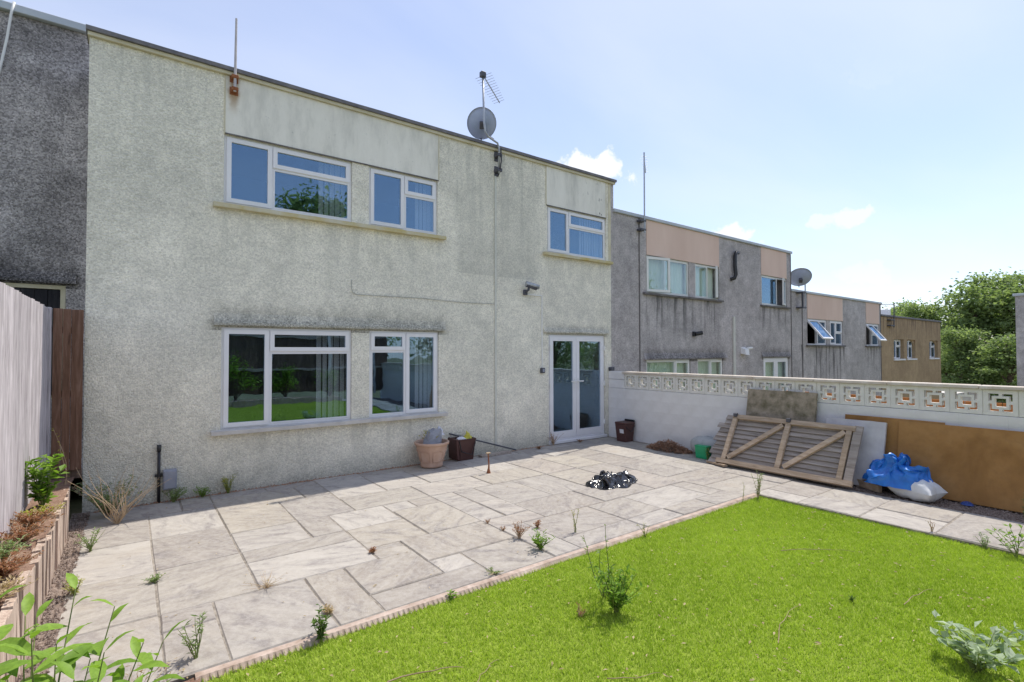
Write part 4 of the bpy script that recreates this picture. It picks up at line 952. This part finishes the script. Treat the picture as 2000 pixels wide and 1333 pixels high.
D = thing('satellite_dish', 'blue-grey satellite dish clamped to the kinked aerial pole', 'satellite dish', (3.78, -.1, 5.6))
dish(D, (3.84, .06, 5.84), .265, (.40, .72, .56)); b = MB(); b.tube([(3.80, -.06, 5.86), (3.765, -.12, 5.86)], .02, 6); b.tube([(3.82, -.04, 5.80), (3.88, -.06, 5.62), (4.0, -.08, 5.56)], .012, 6); b.build('pole_clamp', 'darksteel', D)
Ms = thing('aerial_mast', 'bare pale mast on a rusty bracket above the cream house window', 'mast', (-.085, -.05, 5.15))
MB().tube([(-.085, -.085, 5.17), (-.075, -.085, 6.13)], [.018, .013], 9).build('pole', 'mast', Ms)
for z in (5.20, 5.36):
    b = MB(); b.bbox(-.125, -.045, -.11, .0, z-.022, z+.022, .005); b.bbox(-.135, -.035, -.014, .001, z-.05, z+.05, .003); b.build('bracket', 'rust', Ms)
def cable(name, label, pts, r, mat, cat='cable', n=6, loc=None):
    t = MB().tube(pts, r, n).build(name, mat, None, True); return tag(t, label, cat)
tag(MB().bbox(4.062, 4.098, -.022, -.001, .10, 4.94, .004).build('cable_conduit', 'conduit'), 'cream painted conduit running down the wall from the aerial bracket', 'conduit')
cable('wall_cable', 'thin grey cable looping between the upper and lower windows', [(1.48, -.012, 2.86), (1.48, -.012, 2.74), (1.50, -.012, 2.67), (1.56, -.012, 2.645), (2.6, -.012, 2.655), (3.4, -.012, 2.63), (4.06, -.012, 2.64)], .005, 'cable_dark')
Cc = thing('security_camera', 'dark bullet security camera on the cream wall above the french door', 'camera', (4.74, -.05, 2.92))
MB().bbox(4.70, 4.79, -.05, -.001, 2.84, 2.94, .012).build('base', 'darksteel', Cc)
MB().tube([(4.745, -.05, 2.90), (4.745, -.12, 2.93), (4.75, -.13, 2.99)], .022, 8).build('arm', 'darksteel', Cc)
MB().tube([(4.70, -.12, 3.02), (4.90, -.17, 2.965)], .042, 12).build('body', 'darksteel', Cc, True); MB().tube([(4.69, -.118, 3.045), (4.94, -.18, 2.985)], .046, 12).build('hood', 'steel', Cc, True)
b = MB(); b.bbox(4.80, 5.165, -.018, -.001, 2.845, 2.865, .003); b.bbox(5.150, 5.170, -.0175, -.001, 1.48, 2.8445, .003)
tag(b.build('camera_conduit', 'plastic_white'), 'white L-shaped conduit from the security camera down beside the door', 'conduit')
b = thing('switch_box', 'small dark outdoor switch box at the end of the white conduit', 'switch', (5.16, -.03, 1.42)); MB().bbox(5.115, 5.205, -.055, -.001, 1.38, 1.48, .008).build('box', 'darksteel', b); MB().bbox(5.135, 5.185, -.064, -.0551, 1.40, 1.46, .004).build('cover', 'meter', b)
b = thing('meter_box', 'grey plastic meter box low on the cream wall', 'meter box', (-.735, -.05, .14)); MB().bbox(-.805, -.665, -.085, -.001, .14, .375, .008).build('box', 'meter', b); MB().bbox(-.795, -.675, -.094, -.0855, .155, .36, .004).build('lid', 'meter', b)
b = thing('drain_pipe', 'short black capped pipe beside the grey meter box', 'pipe', (-.845, -.03, 0)); MB().tube([(-.843, -.04, -.01), (-.845, -.04, .64)], .017, 10).build('pipe', 'plastic_black', b, True); MB().tube([(-.845, -.04, .60), (-.845, -.04, .68)], .022, 10).build('cap', 'plastic_black', b, True)
MB().bbox(-.885, -.805, -.045, -.001, .30, .33, .004).build('clip', 'plastic_black', b)
tag(MB().bbox(7.0, 7.10, -.10, -.001, 1.383, 1.46, .012).build('pipe_collar', 'darksteel'), 'dark pipe stub where the cream house meets the lattice wall', 'pipe')
# neighbour fixtures
a = thing('aerial_mast', 'tall slim aerial mast at the first grey house corner', 'mast', (8.08, -.1, 4.5)); MB().tube([(8.08, -.12, 4.45), (8.085, -.12, 6.27)], .017, 8).build('pole', 'steel', a)
b = MB(); yagi(b, (8.085, -.12, 6.2), (8.22, -.05, 5.85), 7, .08, (.8, -.5, 0)); b.build('yagi', 'steel', a)
for z in (4.52, 4.72): MB().bbox(7.95, 8.12, -.14, .0, z-.02, z+.02, .004).build('bracket', 'darksteel', a)
tag(MB().tube([(12.10, -.06, 4.47), (11.98, -.07, 4.46), (11.91, -.08, 4.36), (11.90, -.08, 4.1), (11.94, -.08, 3.86), (11.90, -.06, 3.76), (11.80, .0, 3.73)], .05, 10).build('vent_pipe', 'plastic_black', None, True), 'black S-bent pipe on the first grey house', 'pipe')
tag(MB().bbox(11.87, 11.95, -.05, -.001, -.5, 2.72, .008).build('wall_pipe', 'conduit'), 'pale vertical pipe casing on the first grey house', 'pipe')
a = thing('wall_lamp', 'small black lamp on the first grey house', 'lamp', (10.1, 0, 2.2)); MB().bbox(10.03, 10.13, -.06, .0, 2.16, 2.28, .01).build('base', 'plastic_black', a); MB().tube([(10.08, -.06, 2.22), (10.22, -.16, 2.25)], .05, 10).build('lamp_head', 'plastic_black', a)
a = thing('flood_light', 'white floodlight with sensor on the first grey house', 'lamp', (12.4, 0, 1.78)); MB().hexa([(12.27, -.15, 1.70), (12.47, -.15, 1.68), (12.47, -.0, 1.70), (12.27, -.0, 1.72)], [(12.29, -.12, 1.84), (12.49, -.12, 1.84), (12.49, -.0, 1.90), (12.29, -.0, 1.90)]).build('lamp_head', 'plastic_white', a); MB().tube([(12.5, -.06, 1.86), (12.66, -.12, 1.88)], .035, 8).build('sensor', 'plastic_white', a)
a = thing('satellite_dish', 'pale satellite dish on a ladder bracket at the streaked house corner', 'satellite dish', (15.75, -.2, 3.1)); dish(a, (15.42, -.2, 4.02), .33, (.62, .40, .68)); 
MB().tube([(15.74, -.2, 3.10), (15.74, -.2, 3.9), (15.6, -.21, 3.98)], .02, 8).build('mast', 'steel', a)
for z in (3.15, 3.62): MB().bbox(15.55, 15.78, -.22, .0, z-.02, z+.02, .004).build('bracket', 'darksteel', a)
MB().bbox(15.56, 15.60, -.215, -.18, 3.17, 3.6, .004).build('bracket_bar', 'darksteel', a)
a = thing('tv_aerial', 'small aerial on the tan house roof edge', 'aerial', (23.9, .0, 2.9)); MB().tube([(23.8, -.12, 2.75), (23.85, -.12, 3.75)], .02, 8).build('pole', 'darksteel', a); b = MB(); yagi(b, (23.85, -.12, 3.7), (23.0, .2, 3.66), 8, .22, (.2, .3, .4)); b.build('yagi', 'darksteel', a)
for z in (2.82, 3.05): MB().bbox(23.4, 23.84, -.14, .0, z-.025, z+.025, .004).build('bracket', 'darksteel', a)
tag(MB().bbox(26.8, 27.2, 1.0, 1.4, 3.2, 3.72, .02).build('roof_vent', 'upvc'), 'stubby white vent on the tan house roof', 'vent')
cable('hanging_cable', 'white cable slung down from the dark pebbledash roof edge', [(-2.31, 1.02, 6.04), (-2.335, 1.03, 5.9), (-2.37, 1.05, 5.6), (-2.43, 1.07, 5.2), (-2.52, 1.08, 4.7)], .014, 'plastic_white')

# ================================================================== things on the patio
# pot of rubbish
P0 = thing('plant_pot', 'terracotta plant pot stuffed with rubbish against the cream wall', 'plant pot', (2.66, -.30, 0)); c = (2.66, -.30, 0)
prof = [(0, .004), (.165, .004), (.175, .03), (.17, .045), (.245, .33), (.25, .345), (.268, .35), (.272, .385), (.262, .392), (.245, .388), (.235, .34), (.16, .06), (0, .06)]
MB().lathe(prof, c, 36).build('pot', 'terracotta', P0, True)
for k in range(6):                                              # raised panels round the pot
    a0 = k*pi/3+.12; a1 = a0+.80; pn = MB(); pts = []
    for f in np.linspace(0, 1, 7): pts.append((a0+(a1-a0)*f, .10))
    pts += [(a1, .18), (a1, .24)]
    for f in np.linspace(1, 0, 7): pts.append((a0+(a1-a0)*f, .245+.022*math.sin(f*pi)))
    pts += [(a0, .18), (a0, .10)]
    pn.tube([(c[0]+(.172+.262*(z-.045)+.002)*cos(an), c[1]+(.172+.262*(z-.045)+.002)*sin(an), z) for an, z in pts], .006, 5); pn.build('relief_panel', 'terracotta', P0, True)
MB().lathe([(0, .30), (.20, .30), (.215, .29)], c, 24).build('soil', 'soil', P0)
def crumple(name, mat, c, rx, ry, h, seed, n=44, ridge=.5, flat=.55, parent=None, sharp=1.6, smooth=True, skew=(0, 0), pw=2., warp=.25):
    """crumpled sheet: a few broad creased folds, edge lying on the ground"""
    b = MB(); m_ = n*2; c = Vector(c)
    def fold(x, y, s_, k):                                   # creases: sharp crest, soft valley
        v = noise.noise(Vector((x*s_+seed, y*s_-seed, k))); return 1-abs(v)*2.4
    for i in range(n+1):
        q = i/n
        for k in range(m_):
            a = 2*pi*k/m_; er = 1+.34*noise.noise(Vector((cos(a)*1.7+seed, sin(a)*1.7, seed)))+.10*noise.noise(Vector((cos(a)*5, sin(a)*5+seed, 2)))
            x, y = rx*q*er*cos(a), ry*q*er*sin(a)
            x += .10*rx*noise.noise(Vector((x*sharp*2, y*sharp*2, 5+seed))); y += .10*ry*noise.noise(Vector((x*sharp*2, y*sharp*2, 9+seed)))
            f1 = fold(x, y, sharp*1.5, 1.3); f2 = fold(x*.8+y*.6, y*.8-x*.6, sharp*3.4, 4.1); f3 = fold(x*.5-y*.85, y*.5+x*.85, sharp*7.5, 8.7); dome = max(0, 1-q**pw)
            z = h*(flat*dome+ridge*dome**.6*(.52*f1+.34*f2+.14*f3-.25))+h*.06*f2*min(1, (1-q)*4)
            sc_ = 2.2*sharp; wv = noise.noise_vector(Vector((x*sc_+seed, y*sc_, z*sc_)))*(warp*h)+noise.noise_vector(Vector((x*sc_*2.6, y*sc_*2.6+seed, z*sc_*2.6)))*(warp*.45*h)
            fd = min(1, (1-q)*3+.25); x += wv.x*fd; y += wv.y*fd; z += wv.z*fd*.8
            b.v.append(c+Vector((x+skew[0]*z, y+skew[1]*z, max(z, .004+.05*h*max(0, f2)*(1 if q < .97 else .2)))))
    for i in range(n):
        for k in range(m_): b.f.append((i*m_+k, i*m_+(k+1) % m_, (i+1)*m_+(k+1) % m_, (i+1)*m_+k))
    return b.build(name, mat, parent, smooth)
R_ = thing('rubbish_bag', 'grey plastic sack stuffed in the top of the terracotta pot', 'bag', (2.66, -.30, .33))
b = MB(); rows = 9; nn = 18
for i in range(rows+1):
    f = i/rows
    for k in range(nn):
        a = 2*pi*k/nn; w_ = .17*(1-.30*f)*(1+.12*fbm(cos(a)*2, sin(a)*2, f*3)); b.v.append((2.64+.09*f+w_*cos(a)*(1 if f < .95 else .8), -.33+.05*f+w_*.62*sin(a), .30+.27*f+.03*fbm(a, f*2, 4)))
for i in range(rows):
    for k in range(nn): b.f.append((i*nn+k, i*nn+(k+1) % nn, (i+1)*nn+(k+1) % nn, (i+1)*nn+k))
b.f.append(tuple(rows*nn+k for k in range(nn))); b.build('sack', 'greyplastic', R_)
q = crumple('plastic_wrap', 'clearplastic', (2.80, -.24, .47), .11, .10, .15, 4, 14, .6, .6, R_, 5)
plant('pot_leaves', 'yellowing leaves poking out of the terracotta pot', 'plant', (2.64, -.28, .33), .26, 22, .20, 5, .07, .03, 'leafyellow', 'stemdry')
# brown food caddy with lid open
K = thing('food_caddy', 'open brown caddy with a yellow bag beside the terracotta pot', 'bin', (3.32, -.14, 0))
def tub(mb, cx, cy, w0, d0, w1, d1, h, th=.012, z0=0):
    o = [(-1,-1),(1,-1),(1,1),(-1,1)]
    P = [(cx+a*w0/2, cy+b*d0/2, z0) for a, b in o]+[(cx+a*w1/2, cy+b*d1/2, z0+h) for a, b in o]+[(cx+a*(w1/2-th), cy+b*(d1/2-th), z0+h) for a, b in o]+[(cx+a*(w0/2-th), cy+b*(d0/2-th), z0+.02) for a, b in o]
    F = [(3,2,1,0),(12,13,14,15)]
    for r in (0, 4, 8):
        for k in range(4): F.append((r+k, r+(k+1) % 4, r+4+(k+1) % 4, r+4+k))
    mb.add(P, F)
b = MB(); tub(b, 3.32, -.14, .27, .22, .34, .27, .345); b.build('tub', 'brownplastic', K)
b = MB(); ring_ = [(3.148, -.278), (3.492, -.278), (3.492, -.002), (3.148, -.002)]
for k in range(4):
    p, q2 = ring_[k], ring_[(k+1) % 4]; b.tube([(p[0], p[1], .345), (q2[0], q2[1], .345)], .011, 6)
b.build('rim', 'brownplastic', K)
MB().beam((3.145, -.283, .33), (3.215, -.290, .02), .012, .012, (0, 1, 0)).build('side_rib', 'brownplastic', K)
MB().tube([(3.17, -.285, .33), (3.20, -.30, .16), (3.40, -.302, .09), (3.48, -.288, .30)][::1], .009, 6).build('handle', 'plastic_black', K)
MB().hexa([(3.135, -.29, .03), (3.165, -.29, .03), (3.165, .0, .03), (3.135, .0, .03)], [(3.115, -.29, .355), (3.140, -.29, .365), (3.140, .0, .365), (3.115, .0, .355)]).build('lid', 'brownplastic', K)
tag(crumple('yellow_bag', 'yellow', (3.42, -.14, .33), .075, .085, .12, 8, 14, .6, .6, None, 6), 'crumpled yellow bag on top of the open brown caddy', 'bag')
tag(crumple('white_paper', 'paper', (3.28, -.15, .335), .085, .09, .05, 2, 12, .6, .6, None, 6), 'crumpled white paper on top of the open brown caddy', 'paper')
# closed bin with lid
K2 = thing('food_bin', 'closed brown bin with a white label beside the lattice wall', 'bin', (6.80, -.62, 0))
b = MB(); tub(b, 6.80, -.62, .22, .22, .27, .27, .34); b.build('tub', 'brownplastic', K2)
MB().bbox(6.655, 6.945, -.765, -.475, .341, .385, .012).build('lid', 'brownplastic', K2); MB().hexa([(6.94, -.74, .335), (6.965, -.74, .335), (6.965, -.5, .335), (6.94, -.5, .335)], [(6.93, -.74, .42), (6.955, -.74, .42), (6.955, -.5, .42), (6.93, -.5, .42)]).build('lid_catch', 'plastic_black', K2)
MB().tube([(6.672, -.76, .31), (6.80, -.785, .20), (6.93, -.762, .31)], .008, 6).build('handle', 'plastic_black', K2)
MB().hexa([(6.6735, -.70, .17), (6.6755, -.70, .17), (6.6755, -.60, .17), (6.6735, -.60, .17)], [(6.6635, -.70, .25), (6.6655, -.70, .25), (6.6655, -.60, .25), (6.6635, -.60, .25)]).build('label', 'paper', K2)
# broom pole, plank, short post
tag(MB().tube([(3.12, -.04, .43), (4.42, -.16, .03)], .013, 8).build('broom_pole', 'darksteel'), 'dark pole resting on the open caddy and sloping down to the paving', 'pole')
tag(MB().hexa([(3.62, -.27, .0), (4.26, -.24, .0), (4.26, -.13, .0), (3.62, -.16, .0)], [(3.62, -.27, .035), (4.26, -.24, .04), (4.26, -.13, .04), (3.62, -.16, .035)]).build('plank', 'greywood'), 'short grey plank lying along the foot of the cream wall', 'plank')
b = thing('ground_stake', 'thin rusty stake standing on the sunny paving near the caddy', 'stake', (3.11, -1.22, 0)); MB().tube([(3.11, -1.22, -.005), (3.115, -1.22, .13), (3.105, -1.215, .29)], [.017, .011, .009], 8).build('rod', 'rust', b); MB().bbox(3.07, 3.14, -1.235, -1.20, .285, .305, .004).build('head', 'stemdry', b)
MB().lathe([(.032, -.002), (.028, .02), (.018, .06), (.012, .075)], (3.11, -1.22, 0), 10).build('foot', 'rust', b)
# black plastic sheet
tag(crumple('black_sheet', 'blackbag', (4.12, -2.70, .002), .42, .27, .22, 17, 70, .85, .22, None, 2.8, warp=.30), 'crumpled shiny black plastic sheet lying on the paving', 'plastic sheet')
# dry heap
b = MB()
for k in range(1500):
    a = random.uniform(0, 2*pi); q = random.random()**.6; x, y = 6.72+.24*q*cos(a), -1.72+.46*q*sin(a); z = .19*(1-q**1.3)*random.uniform(.3, 1)+.008
    d = Vector((random.gauss(0, 1), random.gauss(0, 1), random.gauss(0, .28))).normalized()*random.uniform(.03, .10); w_ = Vector((-d.y, d.x, 0)).normalized()*random.uniform(.003, .008) if abs(d.x)+abs(d.y) > 1e-5 else Vector((.004, 0, 0))
    p = Vector((x, y, z)); b.add([p-d/2-w_, p-d/2+w_, p+d/2+w_, p+d/2-w_, p+Vector((0, 0, -.004))], [(0, 1, 2, 3), (0, 3, 4), (1, 0, 4), (2, 1, 4), (3, 2, 4)])
tag(b.build('dry_leaf_heap', 'straw'), 'brown heap of dry leaves and stalks at the foot of the white wall', 'leaf heap', kind='stuff')
plant('weed', 'green sprigs growing by the dry leaf heap', 'weed', (6.86, -2.16, 0), .18, 9, .10, 10, .04, .016, 'leafdark', group=WW)
plant('weed', 'yellow-flowered sprig in front of the green plastic box', 'weed', (6.52, -2.62, 0), .22, 5, .06, 12, .03, .012, 'leafyellow', group=WW)
# grey sack and green box
b = MB(); rows, nn = 12, 24; sx = Vector((6.80, -2.46, 0))
for i in range(rows+1):
    f = i/rows; an = f*pi
    for k in range(nn):
        a = 2*pi*k/nn; r_ = math.sin(an)**.6; b.v.append(sx+Vector((.19*r_*cos(a), .33*r_*sin(a), .165-.165*cos(an)))*(1+.05*fbm(cos(a)*2+f*3, sin(a)*2, f*2)))
for i in range(rows):
    for k in range(nn): b.f.append((i*nn+k, i*nn+(k+1) % nn, (i+1)*nn+(k+1) % nn, (i+1)*nn+k))
tag(b.build('grey_sack', 'stone', None, True), 'rounded grey sack slumped behind the green plastic box', 'sack')
b = thing('plastic_box', 'small green plastic box beside the leaning timber gate', 'box', (6.60, -2.44, 0)); q = MB(); tub(q, 6.585, -2.50, .12, .20, .14, .22, .19); q.build('tub', 'greenplastic', b); q = MB(); q.bbox(6.508, 6.662, -2.617, -2.383, .1905, .212, .006); q.build('lid', 'greenplastic', b)
# leaning slabs
def leaning(name, label, cat, y0, y1, xb, xt, h, th, mat, jag=0, loc=None, part=None):
    """plate standing on the ground at x=xb whose top edge leans to x=xt"""
    ang = math.atan2(xt-xb, h); b = MB(); L = h/cos(ang); n = 10
    up = Vector((sin(ang), 0, cos(ang))); nr = Vector((cos(ang), 0, -sin(ang))); base = Vector((xb, 0, .002+th*sin(ang)))
    P = []; F = []; ny = 8
    for side in (0, 1):
        for i in range(n+1):
            for j in range(ny+1):
                e = jag*fbm(i*.9, j*.9, y0) if i in (0, n) or j in (0, ny) else 0
                yy = y0+(y1-y0)*j/ny; p = base+up*(L*i/n+(e if i == n else 0))+nr*(th*side); P.append((p.x, yy+(e if j in (0, ny) else 0), p.z))
    o = (n+1)*(ny+1)
    for i in range(n):
        for j in range(ny):
            a = i*(ny+1)+j; F.append((a, a+ny+1, a+ny+2, a+1)); F.append((o+a, o+a+1, o+a+ny+2, o+a+ny+1))
    for i in range(n):
        for j in (0, ny): a = i*(ny+1)+j; F.append((a, a+ny+1, o+a+ny+1, o+a))
    for j in range(ny):
        for i in (0, n): a = i*(ny+1)+j; F.append((a, a+1, o+a+1, o+a))
    return tag(b.add(P, F).build(name, mat), label, cat)
leaning('concrete_slab', 'mossy brown concrete slab leaning on the lattice wall above the timber gate', 'slab', -3.11, -4.14, 6.70, 6.925, 1.165, .05, 'slabgrey', .008)
leaning('concrete_slab', 'pale grey slab leaning between the timber gate and the orange board', 'slab', -4.30, -5.02, 6.60, 6.855, .83, .04, 'slabpale', .006)
leaning('board', 'brown board leaning behind the pale slab and blue tarpaulin', 'board', -4.50, -5.60, 6.80, 6.955, .895, .018, 'orange', .002)
leaning('board', 'long orange-brown board leaning along the lattice wall', 'board', -5.14, -7.60, 6.755, 6.925, .872, .018, 'orange', .002)
# leaning timber gate
T = thing('timber_gate', 'braced timber gate leaning back against the slabs', 'gate', (6.3, -3.9, 0))
Bq = Vector((6.285, -2.98, .035)); upv = (Vector((6.72, 0, .745))-Vector((6.285, 0, .035))); LH = upv.length; upv.normalize(); nv = Vector((-upv.z, 0, upv.x))   # nv points to the camera side
yv = Vector((0, -1, 0)); LW_ = 1.80
def pp(s_, t, o): return Bq+yv*s_+upv*t+nv*o
nb = 11
for k in range(nb):
    a, b_ = LH*k/nb, LH*(k+1)/nb+.012; s0 = -.20+.03*sin(k*2.1) if k < 9 else -.12; s1 = LW_-.02
    q = MB(); q.hexa([pp(s0, a, -.006), pp(s1, a, -.006), pp(s1, b_, -.030), pp(s0, b_, -.030)], [pp(s0, a, .010), pp(s1, a, .010), pp(s1, b_, -.018), pp(s0, b_, -.018)]); q.build('slat', 'greywood', T)
def fb(nm, a, b_, w_, th=.045, mat='palewood', o=.033): MB().beam(pp(a[0], a[1], o), pp(b_[0], b_[1], o), w_, th, nv).build(nm, mat, T)
fb('bottom_rail', (-.05, .035), (LW_+.04, .035), .07); fb('top_rail', (.02, LH-.03), (LW_-.05, LH-.03), .07)
fb('post', (.06, .072), (.06, LH-.068), .07); fb('post', (LW_*.49, .072), (LW_*.49, LH-.068), .07); fb('post', (LW_-.12, .072), (LW_-.12, LH-.068), .065)
fb('edge_batten', (LW_-.02, .074), (LW_-.02, LH+.02), .10, .03, 'greywood', .026); 
fb('brace', (.12, .10), (LW_*.45, LH-.09), .065, .04, o=.036); fb('brace', (LW_*.535, .10), (LW_-.17, LH-.09), .065, .04, o=.036)
for s_ in (.06, LW_*.49): MB().bbox(*(lambda p: (p.x-.03, p.x+.03, p.y-.03, p.y+.03, p.z-.03, p.z+.03))(pp(s_, LH-.01, .06)), .008).build('corner_bracket', 'darksteel', T)
tag(MB().beam((6.34, -2.74, .02), (6.22, -3.12, .03), .07, .03, (0, 0, 1)).build('timber_offcut', 'palewood'), 'thin yellow timber offcut poking out below the timber gate', 'offcut')
tag(MB().beam((6.68, -4.70, .046), (6.47, -5.06, .046), .05, .09, (0, 0, 1)).build('timber_offcut', 'palewood'), 'chunky timber offcut between the timber gate and blue tarpaulin', 'offcut')
# white sack with the blue tarpaulin over it
b = MB(); ctr = Vector((6.50, -5.42, .118)); n = 30; ax_, ay_ = Vector((-.26, -.96, 0)).normalized(), Vector((.96, -.26, 0)).normalized()
for sd in (1, -1):
    for i in range(n+1):
        for j in range(n+1):
            u, v = 2*i/n-1, 2*j/n-1; edge = (1-abs(u)**3.2)*(1-abs(v)**3.2); k_ = 1-.13*(u*u*(1-abs(v))+v*v*(1-abs(u)))
            cr = noise.noise(Vector((u*3+5, v*3, sd)))*.022+(1-abs(noise.noise(Vector((u*5, v*5+9, sd*2))))*2)*.012
            z = sd*(.125*edge**.55+(cr if 0 < edge else 0)*edge**.5); z = max(z, -.114)
            b.v.append(ctr+ax_*(u*.25*k_)+ay_*(v*.165*k_)+Vector((0, 0, z)))
for s_ in (0, (n+1)*(n+1)):
    for i in range(n):
        for j in range(n): a = s_+i*(n+1)+j; b.f.append((a, a+1, a+n+2, a+n+1))
tag(b.build('rubble_sack', 'sack', None, True), 'full white sack lying under the edge of the blue tarpaulin', 'sack')
tarp = crumple('tarpaulin', 'tarp', (6.58, -5.22, .12), .24, .43, .36, 31, 80, .34, .82, None, 2.2, pw=2.6, warp=.34)
tag(tarp, 'bunched bright blue tarpaulin heaped on the white sack', 'tarpaulin')
tag(crumple('blue_rag', 'bluebit', (6.66, -5.86, 0), .05, .06, .06, 12, 12, .6, .6, None, 7), 'scrap of dark blue plastic in the gravel below the orange board', 'scrap')
# ================================================================== litter on the lawn
LG = 'twigs dropped on the lawn'
zt = -.012
for (pts, r, lab) in [([(.02, -4.80), (.30, -4.86), (.42, -4.94)], .006, 'straight bare twig nearest the ribbed edging'), ([(2.10, -5.9), (2.4, -5.75), (2.7, -5.76)], .004, 'curved pale twig in the middle of the lawn'), ([(3.6, -5.2), (3.9, -5.35), (4.1, -5.6)], .004, 'long thin twig pointing at the wall-side paving'),
        ([(1.25, -6.05), (1.42, -6.0), (1.6, -6.04)], .005, 'stubby twig on the near half of the lawn'), ([(1.75, -6.35), (1.95, -6.55), (2.1, -6.62)], .005, 'forked twig close to the wrinkled-leaf plant'), ([(1.0, -5.5), (1.12, -5.62), (1.27, -5.64)], .004, 'fine pale twig beside the reddish sprig'),
        ([(3.3, -6.2), (3.6, -6.2), (3.75, -6.25)], .004, 'slender twig beside the silvery sprig'), ([(.35, -5.15), (.50, -5.02), (.62, -5.0)], .004, 'wispy twig beside the straight bare twig')]:
    t = MB(); P3 = []
    for i in range(9):
        f = i/8; a_, b_, c_ = [Vector((x, y, zt)) for x, y in pts]; p = a_*(1-f)**2+b_*2*f*(1-f)+c_*f*f; p += Vector((.007*sin(i*2.3+r*900), .007*cos(i*1.7+r*500), .003*(i % 2))); P3.append(p)
    t.tube(P3, [r*(.8-.06*i) for i in range(9)], 5)
    if 'forked' in lab: t.tube([P3[4], P3[4]+Vector((.06, -.07, .004)), P3[4]+Vector((.08, -.17, 0))], [r*.5, r*.4, r*.25], 5)
    tag(t.build('twig', 'twig'), lab, 'twig', LG)
fl = MB(); fl.sh = []
for k in range(520):
    x, y = random.uniform(-.6, 5.1), random.uniform(-7.2, -4.25); d = rdir(.12); leaf(fl, (x, y, zt+random.uniform(-.004, .006)), d, (random.gauss(0, .3), random.gauss(0, .3), 1), random.uniform(.012, .045), random.uniform(.006, .018), random.random(), curl=.1)
tag(fl.build('leaf_litter', 'leafdry'), 'scattered dry leaf scraps over the artificial lawn', 'leaf litter', kind='stuff')
fl = MB(); fl.sh = []
for k in range(260):
    x, y = random.uniform(-1.2, 6.2), random.uniform(-4.0, -.15); leaf(fl, (x, y, .008), rdir(.08), (random.gauss(0, .3), random.gauss(0, .3), 1), random.uniform(.01, .03), random.uniform(.006, .014), random.random(), curl=.1)
for k in range(700):
    x, y = random.uniform(-1.6, -.85), random.uniform(-6.5, -3.9); leaf(fl, (x, y, .012), rdir(.15), (random.gauss(0, .4), random.gauss(0, .4), 1), random.uniform(.015, .04), random.uniform(.006, .016), random.random(), curl=.1)
tag(fl.build('paving_litter', 'leafdry'), 'dry leaf scraps and crumbs scattered over the paving and dirt border', 'leaf litter', kind='stuff')
